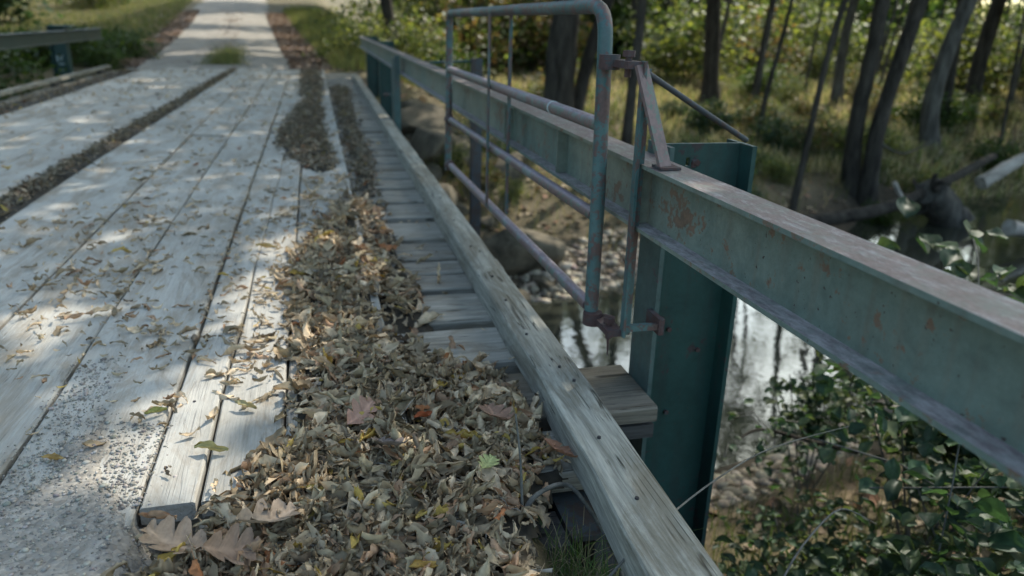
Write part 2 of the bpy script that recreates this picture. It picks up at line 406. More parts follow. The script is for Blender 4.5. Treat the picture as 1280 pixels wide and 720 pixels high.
# nail pairs driven into the near runner planks
near_planks = [o for o in bpy.data.objects if o.name.startswith('runner_plank')]
for pl, xa, xb in ((near_planks[3], -.395, -.165), (near_planks[0], -.09, .165)):
    for yy in (1.74, 2.10, 2.49, 2.90, 3.42, 4.1):
        for xx in (xa, xb):
            m_ = MB(); x_, y_ = xx + random.uniform(-.02, .02), yy + random.uniform(-.02, .02)
            m_.tube([(x_, y_, .0545), (x_, y_, .0575)], [.0048, .0042], 8); m_.build('nail', M['nail']).parent = pl
# edge timbers
def curb_fn(y): return (np.interp(y, [1.0, 2, 4.6, 15.2], [.572, .612, .632, .690]), np.interp(y, [1.0, 2, 4.6, 15.2], [.725, .752, .750, .790]))
cb = plankY(.6, .75, 1.05, 8.1, .092, .09, 'edge_timber', M['curb'], xs_fn=curb_fn, wob=.0045, step=.06, ch=.005)
cb2 = plankY(.6, .75, 8.115, 15.2, .090, .088, 'edge_timber', M['curb'], xs_fn=curb_fn, wob=.005, ch=.008)
for yy in (1.35, 1.62, 1.95, 2.05, 2.32, 2.66, 2.95, 3.4, 3.9, 4.45, 5.1, 5.9):
    m_ = MB(); xx = .68 + random.uniform(-.03, .03); r = .0055
    m_.tube([(xx, yy, .088), (xx, yy, .0965)], [r, r * .9], 8); nn = m_.build('nail', M['nail']); nn.parent = cb
for a, b in ((1.2, 6.0), (6.02, 11.2), (11.22, 16.35)):
    plankY(-3.79, -3.705, a, b, .115, .050, 'edge_timber', M['curb'], wob=.004)
for yy in (2.2, 4.9, 7.5, 10.2, 12.9, 15.6):
    mb = MB(); mb.box((-3.785, yy, 0), (-3.71, yy + .25, .064)); keep(mb.build('spacer_block', M['dark_wood']), deck)
# joists under the deck: steel stringers, and the near bearing timber
def ibeam_prof(w, h, tf, tw):
    a = w / 2; b = tw / 2
    return [(-a, 0), (a, 0), (a, tf), (b, tf), (b, h - tf), (a, h - tf), (a, h), (-a, h), (-a, h - tf), (-b, h - tf), (-b, tf), (-a, tf)]
for x in (.615, -.45, -1.5, -2.55, -3.55):
    mb = MB(); mb.sweep(ibeam_prof(.13, .30, .014, .010), [((x, 1.47, -.388), (1,0,0), (0,0,1), 1), ((x, 16.4, -.388), (1,0,0), (0,0,1), 1)])
    keep(mb.build('stringer', M['steel_dark']), deck)
plankX(1.60, 1.86, -3.7, .88, -.086, .09, 'bearing_timber', M['dark_wood']) if False else None
mb = MB(); mb.box((-3.9, 1.85, -.56), (.99, 2.10, -.392)); keep(mb.build('bearing_timber', M['dark_wood']), deck)
mb = MB(); mb.box((.688, 1.925, -.115), (.965, 2.02, -.070)); keep(mb.build('blocking_timber', M['dark_wood']), deck)
mb = MB(); mb.box((.30, 1.46, -.19), (.546, 1.60, -.100)); keep(mb.build('blocking_timber', M['dark_wood']), deck)
ab = MB(); ab.box((-4.0, 1.9, -2.3), (1.02, 2.25, -.564)); tag(ab.build('abutment_wall', M['dark_wood']), 'dark timber abutment wall under the near end of the plank deck', 'retaining wall')
ab = MB(); ab.box((-4.0, 15.6, -2.0), (1.1, 16.4, -.392)); tag(ab.build('abutment_wall', M['dark_wood']), 'dark abutment wall under the far end of the plank deck', 'retaining wall')

# ------------------------------------------------------------------ guard rails
def hpost(name, parent, X0, X1, Y0, Y1, zb, zt, mats, tf=.014, tw=.012, notch=0):
    ym = (Y0 + Y1) / 2
    mb = MB()
    if notch:   # web rusted through beside the top
        (hx0, hx1, hz0, hz1) = notch
        mb.box((X0 + tf, ym - tw / 2, zb), (hx0, ym + tw / 2, zt)); mb.box((hx1, ym - tw / 2, zb), (X1 - tf, ym + tw / 2, zt))
        mb.box((hx0, ym - tw / 2, zb), (hx1, ym + tw / 2, hz0)); mb.box((hx0, ym - tw / 2, hz1), (hx1, ym + tw / 2, zt))
    else: mb.box((X0 + tf, ym - tw / 2, zb), (X1 - tf, ym + tw / 2, zt))
    w = keep(mb.build(name, mats[0]), parent)
    m2 = MB(); m2.box((X0, Y0, zb), (X0 + tf, Y1, zt)); f = m2.build('flange', mats[1]); f.parent = w
    m3 = MB(); m3.box((X1 - tf, Y0, zb), (X1, Y1, zt)); f = m3.build('flange', mats[0]); f.parent = w
    return w
rail = empty('guard_rail', (.92, 2.1, -1.2), 'near green steel guard rail with rusty top, right of the deck', 'guard rail')
def rail_beam(x0, x1, ya, yb, ztop, zbot, parent, mat):
    mb = MB(); xc = (x0 + x1) / 2; h = ztop - zbot
    n = 40
    pr = ibeam_prof(x1 - x0, h, .011, .008)
    sts = []
    for i in range(n + 1):
        yy = ya + (yb - ya) * i / n
        sts.append(((xc + .004 * float(vnoise(yy, 2, 1.5)), yy, zbot + .004 * float(vnoise(yy, 5, 2))), (1, 0, 0), (0, 0, 1), 1))
    mb.sweep(pr, sts); return keep(mb.build('rail_beam', mat), parent)
rail_beam(.862, .970, .25, 15.9, .738, .550, rail, M['rail'])
for yy in (1.98, 2.75, 3.6): # web stiffeners on the road side
    mb = MB(); mb.box((.870, yy, .563), (.911, yy + .01, .725)); keep(mb.build('stiffener', M['rail']), rail)
p = hpost('post', rail, .973, 1.250, 2.01, 2.165, -1.25, .772, (M['post'], M['post_face']), .014, .012, (1.062, 1.076, .705, .731))
# ragged rust hole surround on the web
mb = MB(); 
mb.tube([(1.092, 2.0813, .712), (1.092, 2.0785, .712)], [.014, .0135], 10, jit=.35); h_ = mb.build('rust_scab', M['iron']); h_.parent = p
for (xx, zz) in ((1.02, .60), (1.17, .52), (1.06, .18), (1.17, .10), (1.08, -.12)):
    mb = MB(); mb.tube([(xx, 2.0805, zz), (xx, 2.070, zz)], .008, 6, False); bo = mb.build('bolt', M['iron']); bo.parent = p
for yy in (12.2, 15.2):
    hpost('post', rail, .973, 1.2, yy, yy + .155, -.9, .762, (M['post'], M['post']))
mb = MB(); mb.box((.80, 8.2, -.35), (.86, 8.215, .735)); mb.box((.80, 8.215, -.35), (.81, 8.5, .70)); mb.box((.85, 8.215, -.35), (.86, 8.5, .55)); keep(mb.build('gate_stop_post', M['post_face']), rail)
mb = MB(); mb.tube([(.80, 9.6, .22), (1.02, 9.6, .22)], .012, 8); keep(mb.build('tie_rod', M['gate']), rail)
mb = MB(); mb.box((1.185, 6.0, -.9), (1.265, 6.08, .82)); keep(mb.build('post', M['steel_dark']), rail)
mb = MB(); mb.tube([(.86, 6.03, .785), (1.22, 6.04, .80)], .010, 8); keep(mb.build('latch_rod', M['post']), rail)
mb = MB(); mb.tube([(.86, 9.0, .80), (1.5, 9.0, .79)], .012, 8); mb.box((1.30,8.96,.66),(1.52,8.975,.86)); None
for sgn in [0]:
    pass
lrail = empty('guard_rail', (-3.95, 12, -1), 'far left dark green steel guard rail across the deck, worn pale top', 'guard rail')
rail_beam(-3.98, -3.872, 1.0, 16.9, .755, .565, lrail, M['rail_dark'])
for yy in (1.6, 7.2, 14.75):
    w = hpost('post', lrail, -4.24, -3.984, yy, yy + .20, -1.3, .80, (M['post'], M['post']))
    if yy > 13:
        mb = MB()
        for (x, z, wx, wz) in ((-4.17, .33, .09, .022), (-4.19, .25, .03, .10), (-4.13, .27, .03, .08), (-4.16, .20, .08, .022), (-4.17, .10, .07, .02)):
            mb.box((x, yy - .003 + .094, z), (x + wx, yy + .0935, z + wz))
        mk = mb.build('faded_mark', M['pale_mark']); mk.parent = w
mb = MB(); mb.box((-4.20, 14.7, .80), (-3.85, 15.0, .83)); keep(mb.build('post_cap', M['post']), lrail)

# ------------------------------------------------------------------ swing gate folded against the rail
gate = empty('pipe_gate', (.80, 2.06, .2), 'faded green and rust pipe gate folded open between the edge timber and the rail', 'gate')
GX = .80
def arc(p0, c, p1, n=7):
    return [tuple((1-t)**2 * a + 2*t*(1-t) * b + t*t * d for a, b, d in zip(p0, c, p1)) for t in np.linspace(0, 1, n)]
mb = MB()
frame = [(GX, 2.10, .235), (GX, 2.105, .6), (GX, 2.125, 1.0)] + arc((GX, 2.13, 1.06), (GX, 2.135, 1.145), (GX, 2.235, 1.147)) + [(GX, 3.2, 1.143), (GX, 4.0, 1.137)] + arc((GX, 4.70, 1.134), (GX, 4.765, 1.134), (GX, 4.768, 1.08), 5)
mb.tube(frame, [.0215 if p[1] < 2.12 else .0215 for p in frame], 16)
keep(mb.build('frame_pipe', M['gate']), gate)
mb = MB(); mb.tube([(GX, 4.768, 1.09), (GX, 4.79, .6), (GX, 4.83, .19)], .0215, 14); keep(mb.build('end_pipe', M['gate']), gate)
for (za, zb, r) in ((.812, .822, .0215), (.514, .552, .0195), (.232, .262, .0205)):
    mb = MB(); mb.tube([(GX, 4.76, za), (GX, 3.4, (za + zb) / 2), (GX, 2.125, zb)], r, 14); b_ = keep(mb.build('cross_pipe', M['gate_bar']), gate)
    if za > .7:
        mb = MB(); mb.tube([(GX, 2.60, .820), (GX, 2.588, .820)], .0235, 14); c_ = mb.build('tape_band', M['pale_mark']); c_.parent = b_; c_.location = (0,0,0)
    else:
        mb = MB(); mb.tube([(GX, 4.80, za), (GX, 4.72, za + .0)], .03, 10, jit=.12); c_ = mb.build('coupling', M['iron']); c_.parent = b_
mb = MB(); mb.box((GX - .033, 3.50, .255), (GX - .026, 3.535, 1.13)); keep(mb.build('flat_strap', M['gate']), gate)
mb = MB(); mb.box((GX + .024, 3.33, .26), (GX + .031, 3.37, 1.13)); keep(mb.build('flat_strap', M['gate']), gate)
def bar(mb, a, b, w, t, up=(1, 0, 0)):
    a = Vector(a); b = Vector(b); d = (b - a).normalized(); U = (Vector(up) - d * d.dot(Vector(up))).normalized(); W = d.cross(U)
    mb.sweep([(-w/2, -t/2), (w/2, -t/2), (w/2, t/2), (-w/2, t/2)], [(a, U, W, 1), (b, U, W, 1)])
# hinge bracket and its braces
br = empty('hinge_bracket', (.83, 1.95, .25), 'rusted flat bar bracket with braces holding the gate hinges beside the near post', 'bracket')
mb = MB(); mb.box((.842, 1.935, .225), (.850, 1.963, 1.01)); mb.box((.850, 1.955, .225), (.872, 1.963, .99)); keep(mb.build('upright_bar', M['gate']), br)
mb = MB(); bar(mb, (.838, 1.95, 1.0), (.895, 1.872, .742), .042, .010, (1, .4, 0)); keep(mb.build('brace_bar', M['gate_bar']), br)
mb = MB(); mb.box((.872, 1.845, .739), (.93, 1.905, .746)); keep(mb.build('weld_plate', M['iron']), br)
mb = MB(); mb.tube([(.85, 1.955, .985), (1.03, 2.0, .89), (1.235, 2.05, .785)], .0085, 10); keep(mb.build('brace_rod', M['steel_dark']), br)
for z0 in (1.0, .235):
    mb = MB(); mb.tube([(GX, 2.085, z0 - .02), (GX, 2.085, z0 + .02)], .030, 14); mb.box((GX, 1.95, z0 - .011), (.848, 2.09, z0 + .008))
    mb.tube([(.822, 2.0, z0 - .035), (.822, 2.0, z0 + .035)], .010, 8); mb.tube([(.822, 2.0, z0 + .018), (.822, 2.0, z0 + .034)], .018, 6, False)
    keep(mb.build('hinge', M['iron']), br)
mb = MB(); mb.tube([(.822, 2.0, .235), (.822, 2.0, .19), (.824, 2.0, .14)], [.006, .004, .0015], 6); keep(mb.build('hinge_pin', M['iron']), br)
mb = MB(); mb.box((.850, 1.942, .240), (.973, 1.962, .258)); keep(mb.build('tie_bar', M['gate']), br)
mb = MB(); mb.box((.842, 1.944, .86), (.90, 1.954, .872)); 
# (bracket mortised to the post flange)
mb = MB(); mb.box((.955, 1.935, .225), (.972, 2.03, .275)); keep(mb.build('clip_plate', M['iron']), br)

# ------------------------------------------------------------------ leaves
def leaf_batch(P, L, W, yaw, pitch, roll, curl, bend, colr, nu=6, nv=4, serr=0.0, petiole=True, rngl=rng, lob=None, crum=.018):
    """curled ovate leaves; arrays of n"""
    n = len(P); t = np.linspace(0, 1, nu + 1); s = np.linspace(-1, 1, nv + 1)
    T, S = np.meshgrid(t, s, indexing='ij'); T = T.ravel(); S = S.ravel()
    prof = np.sin(np.pi * np.clip(T, 0.0, 1) ** .8) ** .8; prof = np.maximum(prof, .03)
    x = (T - .5)[None] * L[:, None]
    pf = np.repeat(prof[None], n, 0)
    if lob is not None: pf = pf * (1 - lob[:, None] * (.5 + .5 * np.cos(2 * np.pi * 3.1 * T))[None]) * (1 + .35 * lob[:, None])
    hw = pf * W[:, None] * .5 * (1 + serr * rngl.normal(size=(n, len(T))))
    a = S[None] * curl[:, None]
    k = np.where(np.abs(curl) < .05, 1e-3, curl)[:, None]
    yy = hw * np.sin(S[None] * k) / k; zz = hw * (1 - np.cos(S[None] * k)) / np.abs(k) * np.sign(k)
    zz = zz + np.abs(S[None]) * hw * .25
    b = bend[:, None]; kb = np.where(np.abs(b) < .05, 1e-3, b)
    th = (T - .5)[None] * kb
    R_ = L[:, None] / kb
    xr = np.sin(th) * (R_ - zz); zr = R_ - np.cos(th) * (R_ - zz)
    pts = np.stack([xr, yy, zr], -1)
    pts += rngl.normal(size=pts.shape) * (L[:, None, None] * crum)
    pts[..., 2] += L[:, None] * .05 * np.sin(T[None] * rngl.uniform(4, 12, (n, 1)) + S[None] * rngl.uniform(0, 5, (n, 1)))
    cr, sr_ = np.cos(roll)[:, None], np.sin(roll)[:, None]
    X, Y, Z = pts[..., 0], pts[..., 1], pts[..., 2]
    Y, Z = Y * cr - Z * sr_, Y * sr_ + Z * cr
    cp, sp = np.cos(pitch)[:, None], np.sin(pitch)[:, None]
    X, Z = X * cp - Z * sp, X * sp + Z * cp
    cy, sy = np.cos(yaw)[:, None], np.sin(yaw)[:, None]
    X, Y = X * cy - Y * sy, X * sy + Y * cy
    V = np.stack([X + P[:, 0:1], Y + P[:, 1:2], Z + P[:, 2:3]], -1).reshape(-1, 3)
    m = (nu + 1) * (nv + 1)
    i = (np.arange(nv)[None, :] + (nv + 1) * np.arange(nu)[:, None]).ravel()
    f = np.stack([i, i + 1, i + nv + 2, i + nv + 1], 1)
    F = (f[None] + (np.arange(n) * m)[:, None, None]).reshape(-1, 4)
    mid = 1 + .25 * (np.abs(S) < .1)
    C = (colr[:, None, :] * mid[None, :, None] * (1 + .12 * rngl.normal(size=(n, len(T), 1)))).reshape(-1, 3)
    return V, F, C
DRY = np.array([[.30,.27,.20],[.25,.235,.17],[.35,.32,.245],[.19,.175,.13],[.21,.19,.14],[.27,.20,.14],[.42,.38,.29],[.13,.115,.09],[.23,.20,.14],[.34,.28,.09],[.24,.12,.06]])
DRY = DRY * np.array([1.24, 1.04, .90])
DP = np.array([.2,.16,.14,.12,.1,.08,.08,.06,.035,.02,.005]); DP = DP / DP.sum()
def dry_cols(n, rg=rng): return DRY[rg.choice(len(DRY), n, p=DP)] * rg.uniform(.85, 1.5, (n, 1))
def in_poly(x, y, poly, rag=True):
    x = np.asarray(x, float); y = np.asarray(y, float)
    if rag: x, y = x + .085 * vnoise(x, y, .13, 41) + .05 * vnoise(x, y, .05, 44), y + .22 * vnoise(x, y, .16, 47)
    r = np.zeros(x.shape, bool); n = len(poly)
    for i in range(n):
        x1, y1 = poly[i]; x2, y2 = poly[(i + 1) % n]
        c = ((y1 > y) != (y2 > y)) & (x < (x2 - x1) * (y - y1) / (y2 - y1 + 1e-12) + x1); r ^= c
    return r
HEAP = [(.24,5.0),(.05,4.4),(-.10,3.85),(-.20,3.2),(-.12,2.65),(-.14,2.2),(-.12,1.84),(-.25,1.70),(-.29,1.57),(-.34,1.50),(-.42,1.44),(-.47,1.33),(-.58,.9),(.40,.9),(.40,1.40),(.46,1.62),(.58,1.68),(.61,2.0),(.50,2.22),(.39,2.36),(.27,2.60),(.38,2.75),(.43,3.02),(.36,3.64),(.34,4.7)]
PATCH = [(-.20,10.7),(-.39,7.9),(-.37,6.7),(-.26,6.1),(-.02,5.45),(.17,5.7),(.12,7.9),(.11,10.7)]
PATCH2 = [(-.25,10.9),(.15,10.9),(.18,16.6),(-.3,16.6)]
STRIP = [(.23,13.2),(.56,13.2),(.44,8.2),(.47,6.7),(.38,4.9),(.22,4.9),(.215,6.7)]
GAP = [(-1.83,1.4),(-1.61,1.4),(-1.61,5),(-1.46,16.6),(-1.60,16.6),(-1.82,5)]
SIDE = [(-3.62,1.6),(-3.15,1.6),(-3.15,16.4),(-3.62,16.4)]
def edge_dist(x, y, poly):
    d = np.full(np.shape(x), 9.0)
    for i in range(len(poly)):
        x1, y1 = poly[i]; x2, y2 = poly[(i + 1) % len(poly)]
        L2 = (x2-x1)**2 + (y2-y1)**2; t = np.clip(((x-x1)*(x2-x1) + (y-y1)*(y2-y1)) / L2, 0, 1)
        d = np.minimum(d, np.hypot(x - x1 - t*(x2-x1), y - y1 - t*(y2-y1)))
    return d
def base_z(x, y):
    x = np.asarray(x, float); y = np.asarray(y, float)
    top = np.where((x < .2) & (x > -3.13), .052, 0.0)
    ap = .012 + ss(.44, .60, x) * -.5 + fbm(x, y, .5, 7) * .015
    ap = np.where(x < -.43, np.maximum(approach_h(x, y), ap), ap)
    return np.where(y < 1.62, ap + (top - ap) * ss(1.45, 1.62, y), top)
def mound_h(x, y, poly, H):
    ins = in_poly(x, y, poly); e = edge_dist(x, y, poly)
    bare = 1 - .97 * np.exp(-((x - .178) / .020) ** 4) * ss(1.62, 1.75, y) * (.5 + .5 * ss(-.25, .0, fbm(x * 0, y, .35, 21)))
    return np.where(ins, ss(0, .16, e) * H * (1 + .9 * fbm(x, y, .35, 4)) * bare, 0)
def mound_mesh(poly, H, step, name):
    px = [p[0] for p in poly]; py = [p[1] for p in poly]
    xs = np.arange(min(px) - .02, max(px) + .02, step[0]); ys = np.arange(max(min(py), .5), max(py) + .02, step[1])
    X, Y = np.meshgrid(xs, ys); h = mound_h(X, Y, poly, H)
    sm = base_z(X, Y)
    Z = sm + h - .006 - (~in_poly(X, Y, poly)) * .02
    V = np.stack([X.ravel(), Y.ravel(), Z.ravel()], 1); nx = len(xs)
    i = (np.arange(nx - 1)[None, :] + nx * np.arange(len(ys) - 1)[:, None]).ravel()
    F = np.stack([i, i + 1, i + 1 + nx, i + nx], 1)
    ok = in_poly(V[:, 0], V[:, 1], poly)[F].any(1); F = F[ok]
    return V, F, np.tile([.05, .043, .033], (len(V), 1)) * rng.uniform(.6, 1.4, (len(V), 1))  # dark base colour stands in for shade between the leaves
def sample_poly(poly, n, rg=rng, bias=None):
    px = [p[0] for p in poly]; py = [p[1] for p in poly]; X = []; Y = []
    c = 0
    while c < n:
        x = rg.uniform(min(px), max(px), n * 3); y = rg.uniform(min(py), max(py), n * 3)
        k = in_poly(x, y, poly)
        if bias is not None: k &= rg.random(len(x)) < bias(x, y)
        X.append(x[k]); Y.append(y[k]); c += k.sum()
    return np.concatenate(X)[:n], np.concatenate(Y)[:n]
parts = []
def add_leaves(x, y, z, size, tilt, curl=(.7, 3.2), nu=5, nv=4, col=None, rg=rng):
    n = len(x); L = size * np.clip(rg.lognormal(-.12, .36, n), .3, 1.5); W = L * rg.uniform(.24, .46, n)
    P = np.stack([x, y, z], 1)
    cu = rg.uniform(*curl, n) * np.where(rg.random(n) < .15, .3, 1) * rg.choice([-1, 1], n, p=[.35, .65])
    parts.append(leaf_batch(P, L, W, rg.uniform(0, 6.28, n), rg.normal(0, tilt, n), rg.normal(0, tilt * 1.5, n), cu, rg.normal(.3, 1.5, n), dry_cols(n, rg) if col is None else col, nu, nv, .09, rngl=rg, lob=(rg.choice([0., .0, 0., .22, .5], n) if nu > 5 else None), crum=.026))
# main heap
for poly, H, n, sz, bias, step in (
        (HEAP, .028, 4500, .094, lambda x, y: np.clip(1.6 / np.maximum(y, .9) ** 1.1, .25, 1) * (.12 + .88 * ss(0, .16, edge_dist(x, y, HEAP))) * (.35 + .65 * ss(-.28, .02, fbm(x, y, .4, 51))), (.018, .022)),
        (PATCH, .02, 2600, .05, (lambda x, y: .12 + .88 * ss(0, .07, edge_dist(x, y, PATCH)) * (.4 + .6 * ss(-.3, .05, fbm(x, y, .5, 53)))), (.03, .06)), (PATCH2, .02, 1300, .055, (lambda x, y: .12 + .88 * ss(0, .07, edge_dist(x, y, PATCH2)) * (.4 + .6 * ss(-.3, .05, fbm(x, y, .5, 53)))), (.03, .1)), (STRIP, .03, 2300, .055, (lambda x, y: .12 + .88 * ss(0, .07, edge_dist(x, y, STRIP)) * (.4 + .6 * ss(-.3, .05, fbm(x, y, .5, 53)))), (.02, .06)),
        (GAP, .03, 3600, .05, (lambda x, y: .12 + .88 * ss(0, .07, edge_dist(x, y, GAP)) * (.4 + .6 * ss(-.3, .05, fbm(x, y, .5, 53)))), (.03, .08)), (SIDE, .03, 1500, .06, (lambda x, y: .12 + .88 * ss(0, .07, edge_dist(x, y, SIDE)) * (.4 + .6 * ss(-.3, .05, fbm(x, y, .5, 53)))), (.05, .2))):
    parts.append(mound_mesh(poly, H, step, 'm'))
    x, y = sample_poly(poly, n, bias=bias)
    jj = rng.random(len(x)) < .14; x = x + jj * rng.normal(0, .05, len(x)); y = y + jj * rng.normal(0, .12, len(x))
    if poly is HEAP:
        kb = (np.abs(x - .178) > .034) | (y < 1.72) | (rng.random(len(x)) < .12 + .6 * (fbm(x * 0, y, .35, 21) < -.12)); x = x[kb]; y = y[kb]; n = len(x)
        tn = 520; tx, ty = sample_poly(poly, tn, bias=bias); tl = rng.uniform(.03, .11, tn)
        parts.append(leaf_batch(np.stack([tx, ty, base_z(tx, ty) + mound_h(tx, ty, poly, H) + .018], 1), tl, np.full(tn, .0035), rng.uniform(0, 6.28, tn), rng.normal(0, .15, tn), rng.normal(0, .5, tn), np.full(tn, .2), rng.normal(0, .5, tn), np.array([[.25, .22, .18]]) * rng.uniform(.5, 1.5, (tn, 1)), 5, 2, .05))
    add_leaves(x, y, base_z(x, y) + mound_h(x, y, poly, H) + rng.uniform(0.0, .020, n), sz, .42, nu=9 if poly is HEAP else 3, nv=4 if poly is HEAP else 2, col=None if poly is HEAP else dry_cols(n) * np.array([.62, .66, .72]))
# loose scatter on the planks, thicker near the heap and along seams
def scatter(n, xr, yr, size, nu=4, nv=2, seam=0.0):
    x = rng.uniform(*xr, n); y = rng.uniform(*yr, n)
    k = (fbm(x, y, .55, 12) > rng.uniform(-.5, .55, n)); x = x[k]; y = y[k]
    add_leaves(x, y, base_z(x, y) + np.where(y < 1.6, .0, .0) + rng.uniform(.006, .016, len(x)), size, .16, nu=nu, nv=nv)
scatter(900, (-1.55, -.1), (1.7, 6), .050, 6, 4); scatter(1500, (-1.55, .15), (5, 16.5), .055); scatter(650, (-.34, .20), (2.0, 5.4), .07, 6, 4); scatter(420, (-1.6, -.5), (2.2, 4.6), .062, 6, 4)
scatter(260, (-1.2, -.15), (2.3, 3.6), .036, 5, 4)
scatter(1300, (-3.5, -1.85), (2.5, 16.5), .06)
scatter(240, (.22, .58), (2.3, 15), .04)
x = rng.normal(-.30, .13, 260); y = rng.uniform(2.2, 4.8, 260); k = x < .1; add_leaves(x[k], y[k], base_z(x[k], y[k]) + .012, .042, .25, nu=5)
for sx in (-.436, -.771, -1.108):
    n = 130; y = rng.uniform(1.9, 15, n); x = sx + rng.normal(0, .012, n); add_leaves(x, y, base_z(x, y) + .004, .032, .25, nu=3, nv=2)
V = []; F = []; C = []; o = 0
for v, f, c in parts: V.append(v); F.append(f + o); C.append(c); o += len(v)
tag(link('leaf_litter', mesh_np('leaf_litter', np.concatenate(V), np.concatenate(F), True, np.concatenate(C)), M['dead']), 'dry grey-brown leaf litter heaped along the right side of the deck and in plank gaps', 'leaf litter', kind='stuff')
# the largest, nearest leaves as objects of their own
variants = []
rv = np.random.default_rng(21)
for k in range(36):
    L = np.array([.092 * rv.uniform(.6, 1.25)]); W = L * rv.uniform(.32, .52)
    v, f, c = leaf_batch(np.zeros((1, 3)), L, W, np.zeros(1), np.zeros(1), np.zeros(1), np.array([rv.uniform(.8, 3.1) * (1 if rv.random() < .7 else -1)]), np.array([rv.normal(.4, 1.4)]), dry_cols(1, rv), 14, 6, .08, rngl=rv, lob=np.array([rv.choice([0., 0., 0., .2, .5])]), crum=.014)
    # petiole
    st = v[:7].mean(0); n0 = len(v)
    pv = np.array([[0, .0008, 0], [0, -.0008, 0], [-.022, -.0006, .005], [-.022, .0006, .005]]) + st
    v = np.concatenate([v, pv]); f = np.concatenate([f, np.array([[n0, n0+1, n0+2, n0+3]])]); c = np.concatenate([c, np.tile(c[0] * .8, (4, 1))])
    variants.append(mesh_np('dry_leaf', v, f, True, c))
x, y = sample_poly([(-.40,1.44),(-.36,1.15),(.36,1.15),(.40,1.45),(.56,1.72),(.56,2.0),(.44,2.2),(.20,2.4),(-.04,2.3),(-.06,1.9),(-.22,1.62)], 280)
for k in range(280):
    o = link('fallen_leaf', variants[k % 36], M['dead'])
    o.location = (x[k], y[k], float(base_z(x[k], y[k]) + mound_h(x[k:k+1], y[k:k+1], HEAP, .034)[0]) + random.uniform(.014, .03))
    o.rotation_euler = (random.gauss(0, .4), random.gauss(0, .35), random.uniform(0, 6.28))
    tag(o, 'small curled dry leaf lying on top of the near leaf heap', 'fallen leaf', 'curled leaves on the near heap')
def oak_leaf(length, seed, col, bend, curl):
    """lobed leaf as a grid: half-width varies with t as pointed lobes separated by sinuses"""
    rg = np.random.default_rng(seed); nu, nv = 44, 8; V = []; C = []
    for i in range(nu + 1):
        t = i / nu
        env = .05 + .40 * math.sin(math.pi * min(1, t ** .85)) ** .9
        lob = max(0.0, math.sin(math.pi * (t * 4.3 - .15))) if int(t * 4.3 - .15) % 1 == 0 else 0
        lob = abs(math.sin(math.pi * (t * 3.6 - .05)))
        w = .030 + env * (.20 + .74 * lob ** .55) + .012 * math.sin(t * 71)
        if t > .96: w *= (1 - t) / .04
        w = max(w, .006)
        for j in range(nv + 1):
            s_ = -1 + 2 * j / nv
            yy = s_ * w * length
            xx = (t - .5 + .42 * abs(s_) * w) * length
            zz = abs(s_) ** 1.5 * w * length * curl + .016 * length * math.sin(j * 1.7 + i * .35)
            th = (xx / length) * bend
            V.append((math.sin(th) * length / bend, yy, zz + (1 - math.cos(th)) * length / bend))
            C.append(np.array(col) * (1.35 if j == nv // 2 else rg.uniform(.85, 1.1)))
    n0 = len(V); i = (np.arange(nv)[None, :] + (nv + 1) * np.arange(nu)[:, None]).ravel()
    F = np.stack([i, i + 1, i + nv + 2, i + nv + 1], 1)
    b = np.array(V[nv // 2]); V += [tuple(b + [0, .001, 0]), tuple(b + [0, -.001, 0]), tuple(b + [-.25 * length, -.001, .03 * length]), tuple(b + [-.25 * length, .001, .03 * length])]
    C += [np.array(col)] * 4; F = np.concatenate([F, [[n0, n0+1, n0+2, n0+3]]])
    return mesh_np('oak_leaf', np.array(V), F, True, np.array(C))
OAKS = [ # x,y,len,yaw,col,tilt,label
 (-.325, 1.415, .145, 2.7, (.30,.215,.15), (.15,-.2), 'large flat pinkish-brown oak leaf at the left edge of the near heap, beside the gravel'),
 (-.150, 1.445, .14, .5, (.29,.22,.16), (-.15,.25), 'large pale brown deeply lobed oak leaf just right of the pinkish one'),
 (-.215, 1.36, .115, .25, (.24,.16,.11), (.3,.3), 'brown folded oak leaf lying just in front of the two large ones'),
 (.435, 1.80, .115, 1.9, (.28,.17,.12), (.2,.1), 'brown oak leaf with narrow lobes pointing at the edge timber'),
 (.565, 1.64, .11, -.8, (.36,.19,.12), (-.4,.2), 'reddish tan oak leaf against the foot of the edge timber'),
 (.07, 1.79, .09, .5, (.42,.24,.17), (.4,-.5), 'pinkish curled oak leaf in the middle of the heap'),
 (.36, 1.585, .062, .9, (.36,.36,.15), (.1,.0), 'small yellow-green lobed leaf on the heap near the grass'),
 (.13, 1.60, .10, 2.2, (.16,.13,.115), (.35,.3), 'dark weathered brown leaf pressed flat on the bright edge of a runner plank')]
for (x_, y_, L_, yw, c_, tl, lb) in OAKS:
    o = link('oak_leaf', oak_leaf(L_, int((yw + 4) * 100), c_, .9, .35), M['dead'])
    o.location = (x_, y_, float(base_z(x_, y_) + mound_h(np.array([x_]), np.array([y_]), HEAP, .034)[0]) + (.046 if y_ < 1.7 else .044))
    o.rotation_euler = (tl[0], tl[1], yw); tag(o, lb, 'oak leaf')
